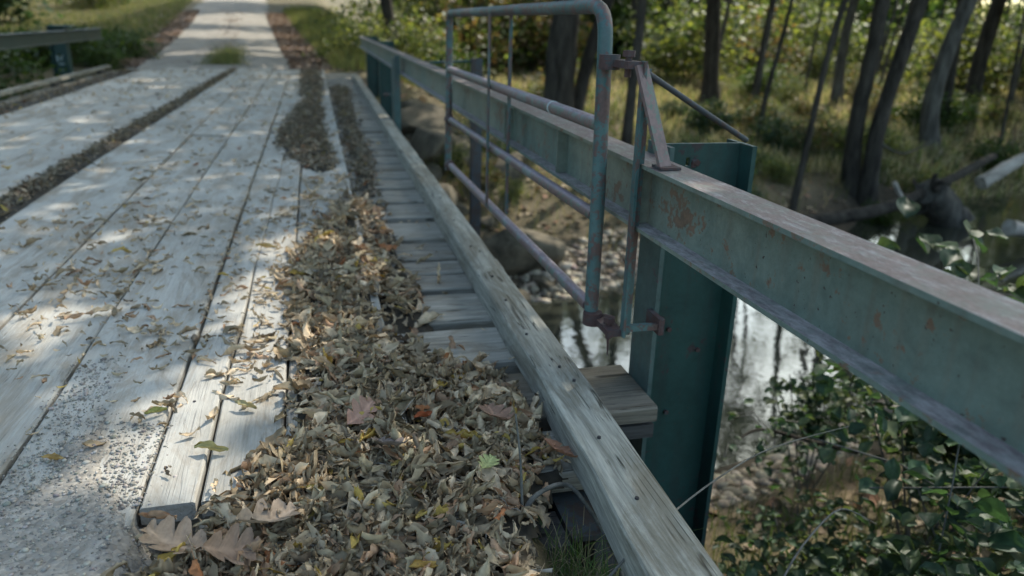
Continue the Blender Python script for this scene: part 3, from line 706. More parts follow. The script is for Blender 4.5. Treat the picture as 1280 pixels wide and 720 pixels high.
for (x_, y_, L_, c_, nm, lb) in [(.242, 1.87, .07, (.42,.12,.05), 'fallen_leaf', 'bright rust-red curled leaf in the heap'), (-.26, 3.62, .10, (.38,.28,.12), 'fallen_leaf', 'long tan curled leaf lying alone on the pale plank'), (-.30, 1.80, .085, (.33,.30,.14), 'fallen_leaf', 'rolled yellow-brown leaf lying across the cracked plank near its end'), (.165, 1.262, .07, (.45,.28,.08), 'fallen_leaf', 'orange-yellow leaf at the front of the heap'), (-.235, 2.02, .07, (.36,.31,.16), 'fallen_leaf', 'yellow-tan crumpled leaf on the sunlit split plank'), (-.665, 1.83, .055, (.40,.26,.10), 'fallen_leaf', 'orange-brown rolled leaf lying on gravel'), (-.47, 2.03, .06, (.36,.35,.12), 'fallen_leaf', 'yellow-green curled leaf just left of the split plank')]:
    rg = np.random.default_rng(int(abs(x_) * 999)); v, f, c = leaf_batch(np.zeros((1, 3)), np.array([L_]), np.array([L_ * .42]), np.zeros(1), np.zeros(1), np.zeros(1), np.array([1.6]), np.array([.5]), np.array([c_]), 8, 6, .05, rngl=rg)
    o = link(nm, mesh_np(nm, v, f, True, c), M['dead']); o.location = (x_, y_, float(base_z(x_, y_) + mound_h(np.array([x_]), np.array([y_]), HEAP, .034)[0]) + (.034 if in_poly(np.array([x_]), np.array([y_]), HEAP)[0] else .014)); o.rotation_euler = (.2, .1, rg.uniform(-.6, .9)); tag(o, lb, 'fallen leaf')

# ------------------------------------------------------------------ pebbles
ico = np.array([[0,0,1],[.894,0,.447],[.276,.851,.447],[-.724,.526,.447],[-.724,-.526,.447],[.276,-.851,.447],[.724,.526,-.447],[-.276,.851,-.447],[-.894,0,-.447],[-.276,-.851,-.447],[.724,-.526,-.447],[0,0,-1]])
icf = np.array([[0,1,2],[0,2,3],[0,3,4],[0,4,5],[0,5,1],[1,6,2],[2,7,3],[3,8,4],[4,9,5],[5,10,1],[6,7,2],[7,8,3],[8,9,4],[9,10,5],[10,6,1],[11,7,6],[11,8,7],[11,9,8],[11,10,9],[11,6,10]])
def pebbles(x, y, z, s, name, label, cat, flat=.6, mat=None, base=(.31,.28,.24)):
    n = len(x); sc = s[:, None] * rng.uniform(.6, 1.2, (n, 3)); sc[:, 2] *= flat
    v = ico[None] * (1 + rng.normal(0, .14, (n, 12, 1))) * sc[:, None, :]
    a = rng.uniform(0, 6.28, n); c, s_ = np.cos(a)[:, None], np.sin(a)[:, None]
    X = v[..., 0] * c - v[..., 1] * s_; Y = v[..., 0] * s_ + v[..., 1] * c
    V = np.stack([X + x[:, None], Y + y[:, None], v[..., 2] + z[:, None]], -1).reshape(-1, 3)
    F = (icf[None] + (np.arange(n) * 12)[:, None, None]).reshape(-1, 3)
    C = np.repeat(np.array(base)[None] * rng.uniform(.5, 1.25, (n, 1)) * (1 + rng.normal(0, .03, (n, 3))), 12, 0)
    return tag(link(name, mesh_np(name, V, F, False, C), mat), label, cat, kind='stuff')
def pebble_mat():
    m = NT('pebble stone'); a = m.N('Attribute', attribute_name='Col'); n = m.noise(m.coords(), 150, 3)
    c = m.mix(.4, (a, 'Color'), m.ramp(n, [(.3, .6), (.7, 1.2)]), 'MULTIPLY'); m.bsdf(c, .9, .2); return m.m
M['pebble'] = pebble_mat()
n = 26000; x = rng.uniform(-1.5, -.40, n); y = rng.uniform(.95, 2.5, n)
lap = np.interp(x, [-1.2, -.95, -.80, -.60, -.50, -.44], [1.7, 1.60, 1.66, 2.08, 1.85, 1.56]) + .06
g = fbm(x, y, .16, 14); k = (y < lap) & (g > rng.uniform(-.45, .5, n))
k |= (np.abs(x + .70) < .10 * rng.random(n)) & (y < 2.45); x = x[k]; y = y[k]
s = rng.lognormal(-6.05, .5, len(x)); s = np.clip(s, .0012, .009)
z = np.maximum(approach_h(x, y), np.where(y > 1.6, .053, -1))
x1 = rng.uniform(-.42, .0, 900); y1 = rng.uniform(1.2, 1.58, 900); s1 = np.clip(rng.lognormal(-5.6, .4, 900), .0015, .009)
x2 = rng.normal(-.475, .03, 420); y2 = rng.uniform(1.6, 2.0, 420); s2 = np.clip(rng.lognormal(-5.7, .4, 420), .0015, .008)
pebbles(np.concatenate([x, x1, x2]), np.concatenate([y, y1, y2]), np.concatenate([z + s * .3, approach_h(x1, y1) + s1 * .3, np.full(420, .054)]), np.concatenate([s, s1, s2]), 'gravel', 'pale grey gravel spilled over the near plank ends', 'gravel', mat=M['pebble'])
n = 7500; x = rng.uniform(.6, 7, n); y = yc(x) + np.where(rng.random(n) < .8, rng.uniform(.9, 3.0, n), -rng.uniform(1.9, 2.5, n))
s = np.clip(rng.lognormal(-3.5, .5, n), .012, .10)
pebbles(x, y, terrain(x, y) + s * .1, s, 'creek_stones', 'pale gravel bars along both sides of the creek', 'gravel', mat=M['pebble'], base=(.40, .33, .25))

# ------------------------------------------------------------------ riprap rocks
def rock_mesh(seed):
    rg = np.random.default_rng(seed); import bmesh
    bm = bmesh.new(); bmesh.ops.create_icosphere(bm, subdivisions=4, radius=1)
    V = np.array([v.co[:] for v in bm.verts])
    for _ in range(11):
        nrm = rg.normal(size=3); nrm /= np.linalg.norm(nrm); d = rg.uniform(.52, .8); e = V @ nrm - d
        V = V - np.where(e > 0, e * .93, 0)[:, None] * nrm
    V += fbm(V[:, 0] * 1 + seed, V[:, 1] + V[:, 2] * .7, .45, 1)[:, None] * V * .12
    V *= rg.uniform([.85, .7, .5], [1.25, 1.0, .8])
    for v, c in zip(bm.verts, V): v.co = c
    me = bpy.data.meshes.new('rock'); bm.to_mesh(me); bm.free(); me.polygons.foreach_set('use_smooth', np.ones(len(me.polygons), bool)); return me
RM = [rock_mesh(s) for s in range(8)]
big = [(1.55,13.3,.66,'large pale squared boulder nearest the far guard rail post'),(1.75,12.2,.58,'rounded boulder on the rubble slope below the rail, under the pale squared one'),(2.35,8.95,.60,'big tan boulder beside the creek gravel left of the gate hinge'),(1.55,10.6,.5,'dark boulder halfway down the rubble slope')]
for k, (x_, y_, s_, lb) in enumerate(big):
    o = link('rock', RM[k], M['rock']); o.location = (x_, y_, float(terrain(x_, y_)) + s_ * .35); o.scale = (s_,) * 3; o.rotation_euler = (.2, -.1, k * 1.7); tag(o, lb, 'rock')
rr_ = random.Random(5)
for k in range(46):
    y_ = rr_.choice([rr_.uniform(11.8, 14.8), rr_.uniform(8.2, 14.8)]); x_ = rr_.uniform(.95, 3.0); s_ = rr_.uniform(.14, .36) * (1 if y_ > 11 else .7)
    o = link('rock', RM[k % 8], M['rock']); o.location = (x_, y_, float(terrain(x_, y_)) + s_ * .25); o.scale = (s_,) * 3; o.rotation_euler = (rr_.uniform(-.6, .6), rr_.uniform(-.6, .6), rr_.uniform(0, 6.3))
    tag(o, 'brown limestone rubble rock on the bank slope under the far half of the rail', 'rock', 'rubble rocks on the far bank slope')

# ------------------------------------------------------------------ vegetation
def leaf_quads(P, size, col, flat=.5, rg=rng, elong=1.5, up=None):
    """small pointed leaves: 4-gon diamonds bent along the midrib (two tris -> kept as quad pair)"""
    n = len(P); N = rg.normal(size=(n, 3)); N[:, 2] = np.abs(N[:, 2]) + flat; N /= np.linalg.norm(N, axis=1)[:, None]
    A = rg.normal(size=(n, 3)); A -= N * (A * N).sum(1)[:, None]; A /= np.linalg.norm(A, axis=1)[:, None]; B = np.cross(N, A)
    s = size * rg.uniform(.6, 1.3, n)[:, None]; L = s * elong * .5; W = s * .5
    v = np.stack([P - A * L, P - A * L * .1 + B * W + N * W * .3, P + A * L, P - A * L * .1 - B * W + N * W * .3], 1).reshape(-1, 3)
    i = np.arange(n)[:, None] * 4
    F = np.concatenate([i + np.array([[0, 1, 2]]), i + np.array([[0, 2, 3]])])
    return v, F, np.repeat(col, 4, 0)
def cols(pal, n, rg=rng, v=.25):
    pal = np.array(pal); return pal[rg.integers(0, len(pal), n)] * rg.uniform(1 - v, 1 + v, (n, 1))
GREEN = [(.05,.085,.02),(.065,.10,.025),(.04,.07,.02),(.09,.12,.03)]
YELL = [(.115,.135,.05),(.085,.11,.04),(.145,.14,.055),(.06,.085,.03)]
AUT = [(.10,.12,.04),(.07,.095,.03),(.15,.12,.05),(.17,.10,.05)]
DARKG = [(.042,.078,.040),(.052,.085,.040),(.036,.066,.036),(.08,.10,.04)]
def clump_cloud(rg, n, R3, nclump=22, hollow=.45, spread=.3):
    c = rg.normal(size=(nclump, 3)); c /= np.linalg.norm(c, axis=1)[:, None]; c *= rg.uniform(hollow, .95, (nclump, 1))
    k = rg.integers(0, nclump, n); sz = rg.uniform(.5, 1.3, nclump)[k][:, None]
    p = c[k] + rg.normal(size=(n, 3)) * spread * sz * np.array([1, 1, .65])
    return p * np.array(R3)
def crown_mesh(seed, n, R3, pal, size, **kw):
    rg = np.random.default_rng(seed); P = clump_cloud(rg, n, R3, **kw)
    return mesh_np('crown', *(lambda r: (r[0], r[1], False, r[2]))(leaf_quads(P, size, cols(pal, n, rg), rg=rg)))
CR = {'thin': [crown_mesh(s, 1500, (2.4, 2.4, 3.4), YELL, .16, nclump=20, spread=.17) for s in (1, 2, 3)],
      'full': [crown_mesh(s, 5200, (3.4, 3.4, 3.6), GREEN + YELL, .19, nclump=34, spread=.24) for s in (4, 5, 6)]}
SH = {'yellow': [crown_mesh(s, 2400, (1.3, 1.3, 1.15), YELL + [(.20,.21,.05)], .085, nclump=30, spread=.26, hollow=.2) for s in (11, 12, 13)],
      'green': [crown_mesh(s, 2600, (1.4, 1.4, 1.1), GREEN, .10, nclump=30, spread=.26, hollow=.2) for s in (14, 15, 16)],
      'aut': [crown_mesh(s, 2000, (1.1, 1.1, 1.0), AUT, .09, nclump=24, spread=.26, hollow=.2) for s in (17, 18)],
      'dark': [crown_mesh(s, 2600, (1.2, 1.2, .95), DARKG, .10, nclump=26, spread=.27, hollow=.2) for s in (19, 20)]}
def trunk_into(mb, pts, r0, r1, n=10, flare=1.35, jit=.06):
    P = [Vector(p) for p in pts]; Q = []; m = 4
    for i in range(len(P) - 1):
        for j in range(m): Q.append(P[i].lerp(P[i + 1], j / m))
    Q.append(P[-1]); k = len(Q) - 1
    # smooth
    for _ in range(3): Q = [Q[0]] + [(Q[i-1] + Q[i] * 2 + Q[i+1]) / 4 for i in range(1, k)] + [Q[-1]]
    rad = [(r0 + (r1 - r0) * (i / k) ** .8) * (1 + (flare - 1) * max(0, 1 - i / (k * .12))) for i in range(k + 1)]
    mb.tube(Q, rad, n, jit=jit)
def tree(label, pts, r0, r1, kind='thin', crown=1.0, mat='bark', limbs=5, seed=0, group='trees behind the creek', cat='tree', crowns=None):
    rg = random.Random(seed); b = Vector(pts[0]); b.z = float(terrain(b.x, b.y)) - .15
    t = empty('tree', b, label, cat, group)
    L = [Vector((0, 0, 0))] + [Vector(p) - b for p in pts[1:]]
    mb = MB(); trunk_into(mb, L, r0, r1); top = L[-1]
    ends = []
    for k in range(limbs):
        f = rg.uniform(.55, .98); q = L[-2].lerp(L[-1], f) if len(L) > 2 else L[0].lerp(L[1], f)
        a = rg.uniform(0, 6.28); ln = rg.uniform(1.4, 3.0) * crown
        e = q + Vector((math.cos(a) * ln, math.sin(a) * ln, ln * rg.uniform(.4, 1.0))); trunk_into(mb, [q, q.lerp(e, .5) + Vector((0, 0, .15)), e], r1 * .8, .02, 6, 1, .1); ends.append(e)
    mb.build('trunk', M[mat], t)
    if kind:
        for (off, s_) in (crowns or [((0, 0, .6), 1.0)]):
            o = link('crown', rg.choice(CR[kind]), M['leaf'], t); o.location = top + Vector(off); o.scale = (crown * s_,) * 3; o.rotation_euler.z = rg.uniform(0, 6.28)
    return t
# pixel-measured positions, all given as world points (x, y, z) from base upwards
# distances from tape-like estimates of the valley; points run from the root collar upwards
tree('stout dark tree with the thickest trunk, seen through the middle of the gate', [(4.40,14,-1),(4.42,14,.66),(4.52,14,1.5),(4.7,14.2,5),(5.0,14,8.5)], .34, .17, None, 1.25, limbs=7, seed=1, group=None)
tree('leaning second stem crossing behind the gate corner, right of the thickest trunk', [(4.72,14.3,-1),(5.08,14.3,.66),(5.36,14.3,1.5),(6.6,14.2,4.5),(7.6,13.6,7.5)], .15, .08, 'thin', 1.0, seed=2, group=None)
tree('dark slender trunk just behind the hinge bracket', [(4.98,12,-1.2),(5.03,12,.25),(5.09,12,1.0),(5.08,12,1.5),(5.3,12,5),(6.0,11.6,8.5)], .095, .06, None, 1.05, seed=3, group=None)
tree('straight dark trunk standing alone above the near post', [(11.85,22,-1),(11.70,22,.5),(11.56,22,1.9),(11.5,22,6),(11.3,22,9)], .28, .16, 'thin', 1.1, seed=4, group=None)
tree('thin crooked sapling right of the near post', [(9.35,15,-1.3),(9.34,15,-.35),(9.52,15,.56),(9.64,15,1.36),(9.75,15,2.2),(9.6,15,4.6)], .065, .03, 'thin', .55, seed=5, limbs=3, group=None)
tree('thin dark leaning trunk rising from behind the rail, right of the sapling', [(7.27,10.5,-1.5),(7.43,10.5,-.1),(7.52,10.5,.94),(7.68,10.5,1.55),(8.2,10.6,4),(8.9,10.6,6.5)], .055, .035, 'thin', .6, seed=6, limbs=3, group=None)
tree('grey-brown trunk half hidden behind the thin dark leaning trunk', [(15.6,21,-1.2),(15.49,21,.14),(15.55,21,1.5),(15.65,21,2),(16,21,6),(16.3,21,9)], .17, .10, 'thin', 1.0, 'bark_grey', seed=7, group=None)
tree('left trunk of the dark leaning pair that share one root', [(9.74,12.3,-1.5),(9.60,12.3,-.6),(9.69,12.3,.52),(9.72,12.3,1.62),(9.9,12.3,4.5),(10.3,12.3,7.5)], .165, .10, 'thin', .9, seed=8, group=None)
tree('right trunk of the dark leaning pair, leaning the more', [(9.93,12,-1.55),(9.83,12,-.62),(9.99,12,.32),(10.25,12,1.64),(11.1,12,4.5),(11.9,12,7.5)], .16, .10, 'thin', .9, seed=9, group=None)
tree('pale grey barked curved trunk right of the leaning pair', [(13.85,15,-1.4),(13.59,15,-.46),(13.74,15,.68),(14.1,15,1.85),(15,15,4.8),(15.7,15,8)], .21, .13, 'full', 1.0, 'bark_grey', seed=10, group=None)
tree('leaning dark trunk farthest to the right among the larger trunks', [(18.6,19,-.8),(18.61,19,.74),(18.8,19,2.05),(19.6,19,5),(20,19,8)], .22, .14, 'full', 1.1, seed=11, group=None)
tree('very thin dark sapling at the right edge', [(15.85,15,-1.2),(15.74,15,.12),(15.64,15,1.35),(15.5,15,4)], .045, .025, 'thin', .5, seed=12, limbs=2, group=None)
tree('dark trunk just behind the pale grey curved one', [(15.9,17,-1),(15.82,17,.95),(15.71,17,1.9),(15.6,17,5),(15.6,17,8)], .14, .09, 'full', .9, seed=13, group=None)
tree('dark slim tree beyond the far end of the right rail', [(2.08,21,-.2),(2.0,21,.9),(1.85,21,1.5),(1.6,21.3,5),(1.5,21.5,8)], .20, .10, 'full', 1.0, seed=14, group=None)
# unseen tree added by the near bank so its crown shades the deck
tree('broad tree beside the near bank, out of view, added to shade the bridge', [(7.6,3.4,-.6),(7.5,3.5,1.5),(7.2,4,4.5),(6.8,4.6,7.5)], .26, .15, None, 1.2, seed=15, limbs=6, group=None)
rt0 = random.Random(91)
for k in range(16):
    y_ = rt0.uniform(17, 34); x_ = rt0.uniform(.40, .98) * y_ + 2
    z0 = float(terrain(x_, y_)); l1 = rt0.uniform(-.5, .8)
    tree('slim dark trunk standing among the meadow weeds beyond the creek', [(x_, y_, z0), (x_ + l1 * .2, y_, z0 + 1.6), (x_ + l1 * .55, y_, z0 + 3.2), (x_ + l1 * 1.4, y_, z0 + 6.5)], rt0.uniform(.05, .13), .03, 'thin' if k % 3 == 0 else None, .55, rt0.choice(['bark', 'bark_grey']), seed=200 + k, limbs=3, group='slim trees of the meadow')
for k, (x_, y_) in enumerate([(20.5,14.5),(24.5,19.0),(29.5,24),(27,17.0)]):  # trees added so their crowns shade the right side of the woods
    z0 = float(terrain(x_, y_))
    tree('dark trunk with dense crowns, added at the right edge to shade the woods', [(x_, y_, z0), (x_ + .1, y_, z0 + 2), (x_ + .4, y_, z0 + 4.5), (x_ + .5, y_, z0 + 7.5)], .13 + .02 * (k % 3), .08, 'full', 1.15, seed=300 + k, limbs=3, group='shade trees added at the right edge', crowns=[((0, 0, .3), 1.0), ((-1.5, -1.2, -1), .8)])
# farther woods, still single trees
rt = random.Random(33)
spots = []
for k in range(46):
    y_ = rt.uniform(33, 66); lo = 4 + .0 * y_; x_ = rt.uniform(3.5, y_ * 1.15 + 4)
    spots.append((x_, y_))
for k in range(34):
    x_ = rt.uniform(-48, -9); y_ = rt.uniform(30, 62) + max(0, (x_ + 24)) * 1.0
    spots.append((x_, y_))
for k in range(14):
    x_ = rt.uniform(-30, -9); y_ = rt.uniform(6, 26); spots.append((x_, y_))
for k, (x_, y_) in enumerate(spots):
    z0 = float(terrain(x_, y_)); hh = rt.uniform(7, 11); lean = rt.uniform(-1.0, 1.0)
    left = x_ < 0
    tree('dark trunk in the woods left of the road' if left else 'slender trunk in the far woods behind the creek meadow',
         [(x_, y_, z0), (x_ + lean * .1, y_, z0 + 1.5), (x_ + lean * .5, y_, z0 + 4), (x_ + lean, y_, z0 + hh)], rt.uniform(.09, .26), .07,
         'full' if left or k % 6 == 0 else 'thin', rt.uniform(.8, 1.2), seed=100 + k, limbs=2, group='woods left of the road' if left else 'far woods behind the meadow',
         crowns=[((0, 0, .3), 1.0), ((rt.uniform(-1, 1), rt.uniform(-1, 1), -2.6), .8)] if (left or y_ > 34) else None)

def shrub(kind, x_, y_, s_, label, group=None, dz=0, sz=1.0):
    z0 = float(terrain(x_, y_)); t = empty('shrub', (x_, y_, z0 - .05), label, 'shrub', group)
    o = link('foliage', rt.choice(SH[kind]), M['leaf'], t); o.location = (0, 0, .75 * s_ * sz + dz); o.scale = (s_, s_, s_ * sz); o.rotation_euler.z = rt.uniform(0, 6.28)
    mb = MB()
    for q in range(5):
        a = rt.uniform(0, 6.28); l = rt.uniform(.4, .9) * s_; trunk_into(mb, [Vector((0, 0, -.1)), Vector((math.cos(a) * l * .4, math.sin(a) * l * .4, .5 * s_)), Vector((math.cos(a) * l, math.sin(a) * l, 1.1 * s_ * sz))], .018 * s_, .004, 5, 1)
    mb.build('stems', M['bark'], t); return t
# yellow-lit understory beyond the creek
for k in range(60):
    y_ = rt.uniform(22, 52); x_ = rt.uniform(2.5 + y_ * .05, y_ * 1.15 + 3)
    shrub(rt.choice(['yellow', 'yellow', 'green', 'aut']), x_, y_, rt.uniform(.9, 2.4), 'yellow-green leafy shrub in the sunlit far woods beyond the creek', 'understory shrubs beyond the creek')
for k in range(16):
    y_ = rt.uniform(13.5, 19); x_ = rt.uniform(8.5, 18)
    shrub(rt.choice(['yellow', 'green', 'dark', 'aut']), x_, y_, rt.uniform(.28, .6), 'low leafy bush on the shaded creek bank around the leaning trunks', 'low bushes on the far creek bank')
for k in range(26):
    x_ = rt.uniform(4.6, 11.5); y_ = float(yc(x_)) + rt.uniform(2.4, 4.4) / .86
    shrub(rt.choice(['green', 'dark', 'dark', 'aut', 'yellow']), x_, y_, rt.uniform(.16, .36), 'small leafy weed bush on the dark shore beyond the water', 'weed bushes on the far shore')
for (x_, y_, s_, kd, lb) in [(9.6,11.2,.30,'green','small bright green bush at the foot of the leaning pair of trunks'), (12.0,12.9,.45,'yellow','rounded yellow-green bush beside the uprooted stump'),
        (1.9,18.6,.8,'yellow','bushy yellow-green weeds at the far end of the right rail'), (1.1,19.8,.7,'yellow','tall sunlit weeds on the right road verge'), (3.1,19,.8,'green','green bush behind the far end of the right rail'), (2.4,24,1.2,'yellow','sunlit bush behind the slim tree at the road bend'),
        (6.5,20,.8,'aut','reddish green bush behind the thick trunk'), (3.4,22,1.0,'aut','orange-leaved bush between the slim tree and the gate')]:
    shrub(kd, x_, y_, s_, lb)
for k in range(26):
    x_ = rt.uniform(-26, -5.5); y_ = rt.uniform(24, 44) if x_ > -12 else rt.uniform(12, 40)
    shrub(rt.choice(['green', 'dark', 'yellow']), x_ - 3, y_, rt.uniform(.9, 2.0), 'leafy bush at the foot of the dark woods left of the road', 'bushes left of the road')
for k in range(9):
    x_ = rt.uniform(1.6, 3.6); y_ = rt.uniform(9.6, 13)
    shrub(rt.choice(['yellow', 'green', 'aut']), x_, y_, rt.uniform(.16, .32), 'small yellowish weed bush growing among the bank rocks below the gate', 'weeds among the bank rocks')
for k in range(40):
    y_ = rt.uniform(40, 66); x_ = rt.uniform(6, y_ * 1.2)
    shrub(rt.choice(['yellow', 'green', 'yellow']), x_, y_, rt.uniform(2.4, 3.8), 'tall leafy thicket at the back of the far woods', 'thickets at the back of the far woods', sz=1.3)
for k in range(34):
    y_ = rt.uniform(16, 27); x_ = rt.uniform(4 + y_ * .1, y_ * 1.1)
    if 7.5 < x_ < 14 and y_ < 24: continue
    shrub(rt.choice(['yellow', 'green', 'aut', 'yellow']), x_, y_, rt.uniform(.3, .75), 'low weedy bush standing in the straw-coloured meadow', 'weedy bushes in the meadow')
for k in range(22):
    x_ = rt.uniform(-10, -4.5); y_ = rt.uniform(8, 16.5)
    shrub(rt.choice(['green', 'green', 'dark']), x_, y_, rt.uniform(.5, .95), 'green bush on the bank seen under the left guard rail', 'bushes behind the left guard rail')
for (x_, y_, s_) in [(-4.3,17.6,.55),(-4.9,18.6,.6),(-3.9,19.0,.45),(-5.3,17.2,.6),(-4.4,20.3,.5),(-3.95,16.9,.35)]:
    shrub('green', x_, y_, s_, 'low weedy bush on the left road verge past the end of the left rail', 'weeds on the left verge', sz=.8)
shrub('yellow', -9.2, 15.5, 1.3, 'tall yellow-green bush at the left edge above the rail')
shrub('yellow', -10.5, 17.5, 1.7, 'big leafy bush behind the yellow-green one at the left edge')
# near bank vegetation at lower right
def leafy_mesh(seed, n, R3):
    rg = np.random.default_rng(seed); P = clump_cloud(rg, n, R3, nclump=14, spread=.28, hollow=.1); L = .105 * rg.uniform(.5, 1.2, n)
    v, f, c = leaf_batch(P, L, L * rg.uniform(.55, .8, n), rg.uniform(0, 6.28, n), rg.normal(.2, .35, n), rg.normal(0, .35, n), rg.uniform(.3, 1.2, n), rg.uniform(-1.2, .4, n), cols(DARKG, n, rg, .35), 5, 4, .02, rngl=rg)
    return mesh_np('foliage', v, f, True, c)
BIG = {k: leafy_mesh(60 + i, 520, (.62, .62, .42)) for i, k in enumerate('abc')}
def near_bush(x_, y_, z_, s_, label, m):
    t = empty('bank_bush', (x_, y_, float(terrain(x_, y_)) - .05), label, 'bush', None)
    o = link('foliage', m, M['leaf'], t); o.location = (0, 0, z_ - t.location.z); o.scale = (s_,) * 3; o.rotation_euler.z = rt.uniform(0, 6.28)
    mb = MB()
    for q in range(6):
        a = rt.uniform(0, 6.28); l = .45 * s_; trunk_into(mb, [Vector((0, 0, -.05)), Vector((math.cos(a) * l * .5, math.sin(a) * l * .5, (z_ - t.location.z) * .6)), Vector((math.cos(a) * l, math.sin(a) * l, z_ - t.location.z + .2 * s_))], .008, .003, 5, 1)
    mb.build('stems', M['twig'], t)
nb = [(2.75,2.55,-.62,.95,'dark green leafy bush filling the slope below the rail, nearest the water'), (2.35,1.75,-.72,.9,'dark green leafy bush at the bottom right corner'), (3.6,3.1,-.65,.9,'dark leafy bush behind the rail at the right edge'),
      (1.75,1.85,-1.0,.7,'low leafy bush on the slope at the foot of the near post'), (3.3,2.2,-.55,1.0,'dark leafy bush between the corner bush and the rail'), (2.9,3.6,-1.15,.7,'small bush at the shaded water edge'), (4.6,4.0,-.9,1.0,'leafy bush on the near bank farthest right'), (2.1,2.55,-1.25,.6,'low bush overhanging the pale gravel beside the near post')]
for k, a in enumerate(nb): near_bush(*a, BIG['abc'[k % 3]])
# vine leaves: broad heart-shaped ones, near the right edge
def vine(label, P0, n, spreadv, seed, size):
    rg = np.random.default_rng(seed); t = empty('vine', P0, label, 'vine')
    P = rg.normal(size=(n, 3)) * np.array(spreadv); L = size * rg.uniform(.7, 1.3, n)
    v, f, c = leaf_batch(P, L, L * .85, rg.uniform(0, 6.28, n), rg.normal(.2, .35, n), rg.normal(0, .35, n), rg.uniform(.2, .6, n), rg.uniform(-.6, .3, n), cols([(.035,.07,.038),(.042,.08,.038),(.03,.06,.032),(.055,.08,.035)], n, rg), 6, 6, .02, rngl=rg)
    link('leaves', mesh_np('leaves', v, f, True, c), M['leaf'], t)
    mb = MB()
    for q in range(7):
        a = P[q % n]; b = P[(q * 5 + 3) % n]; mb.tube([tuple(a), tuple((a + b) / 2 + np.array([0, 0, .06])), tuple(b)], .003, 5)
    mb.build('stems', M['twig'], t)
vine('broad leaved dark vine behind the rail top at the right edge', (3.15, 2.75, -.05), 90, (.55, .35, .13), 3, .13)
vine('broad leaved dark vine below the rail in the bottom right corner', (2.25, 1.75, -.40), 110, (.34, .26, .14), 4, .09)
vine('small leafy trailing stem against the bright water beside the near post', (2.15, 2.95, -.82), 34, (.16, .10, .09), 5, .05)
# bare branch by the trailing stem
def stick(name, label, pts, r0, r1, mat='twig', cat='twig', jit=.12, n=7):
    b = Vector(pts[0]); mb = MB(); trunk_into(mb, [Vector(p) - b for p in pts], r0, r1, n, 1, jit)
    o = mb.build(name, M[mat]); o.location = b; return tag(o, label, cat)
stick('twig', 'dark bare branch reaching over the water under the rail', [(2.7,3.0,-1.02),(2.4,3.02,-.93),(2.12,3.05,-.83),(1.98,3.0,-.86)], .016, .006, 'bark')
stick('twig', 'long thin straight twig crossing in front of the near post', [(.46,1.16,-.02),(.62,1.25,.06),(.86,1.42,.05),(1.127,1.6,.01),(1.40,1.75,-.06),(1.66,1.9,-.14)], .0035, .0012, jit=.05)
stick('twig', 'forked thin twig bent over at the bottom right', [(1.20,1.55,-.55),(1.33,1.66,-.43),(1.583,1.8,-.37),(1.70,1.84,-.44),(1.854,1.9,-.555)], .0045, .0018)
o_ = stick('twig', 'grey bent twig arching over the dark hollow at the deck end', [(.42,1.47,-.12),(.425,1.47,.03),(.50,1.52,.035),(.57,1.56,.01),(.62,1.50,-.06),(.66,1.45,-.14),(.69,1.40,-.25)], .0075, .0045)
mb = MB(); trunk_into(mb, [Vector((.0,.0,.14)), Vector((.0,.03,.26)), Vector((-.01,.05,.36))], .004, .0025, 5, 1, .1)
sb = mb.build('side_shoot', M['twig'], o_)
# logs, stump, branches beyond the creek
stick('fallen_log', 'pale barkless fallen log catching the sun at the right edge', [(10.35,10.0,-1.16),(10.8,10.05,-.95),(11.4,10.1,-.68),(12.6,10.3,-.3)], .12, .075, 'log', 'log', .16, 12)
stick('fallen_log', 'white stub of a log lying in the creek below the pale log', [(10.35,9.3,-1.72),(10.8,9.35,-1.80),(11.5,9.5,-1.95)], .13, .09, 'log', 'log', .08, 12)
stick('fallen_branch', 'pale forked dead branch on the bank right of the leaning pair', [(9.08,10.9,-.66),(9.4,10.8,-.83),(9.8,10.95,-.78),(10.25,10.9,-.55)], .022, .010, 'bark_grey', 'branch')
stick('fallen_branch', 'short pale dead branch lower on the creek bank', [(9.04,10.4,-1.20),(9.2,10.35,-1.46),(9.45,10.3,-1.72)], .045, .02, 'log', 'branch')
stp = empty('uprooted_stump', (10.5,10.9,-1.95), 'dark uprooted stump with a fan of broken roots beside the pale log', 'stump')
mb = MB(); trunk_into(mb, [Vector((.4,.1,-.1)), Vector((0,0,.25)), Vector((-.35,-.1,.5))], .30, .26, 12, 1.2, .15); mb.build('trunk', M['bark_grey'], stp)
for k in range(9):
    a = random.uniform(0, 6.28); mb = MB(); trunk_into(mb, [Vector((-.3,-.1,.45)), Vector((-.35, math.cos(a) * .3, .45 + math.sin(a) * .35)), Vector((-.3 + random.uniform(-.3,.3), math.cos(a) * random.uniform(.3,.6), .45 + math.sin(a) * random.uniform(.25,.6)))], .06, .02, 6, 1, .2); mb.build('root', M['bark'], stp)
# fallen trunks crossing the dark bank
stick('fallen_log', 'long dark fallen trunk along the far water edge', [(7.2,10.1,-1.75),(9.0,10.3,-1.62),(11.0,11.4,-1.45),(13.2,12.6,-1.2)], .12, .07, 'bark', 'log', .08, 10)

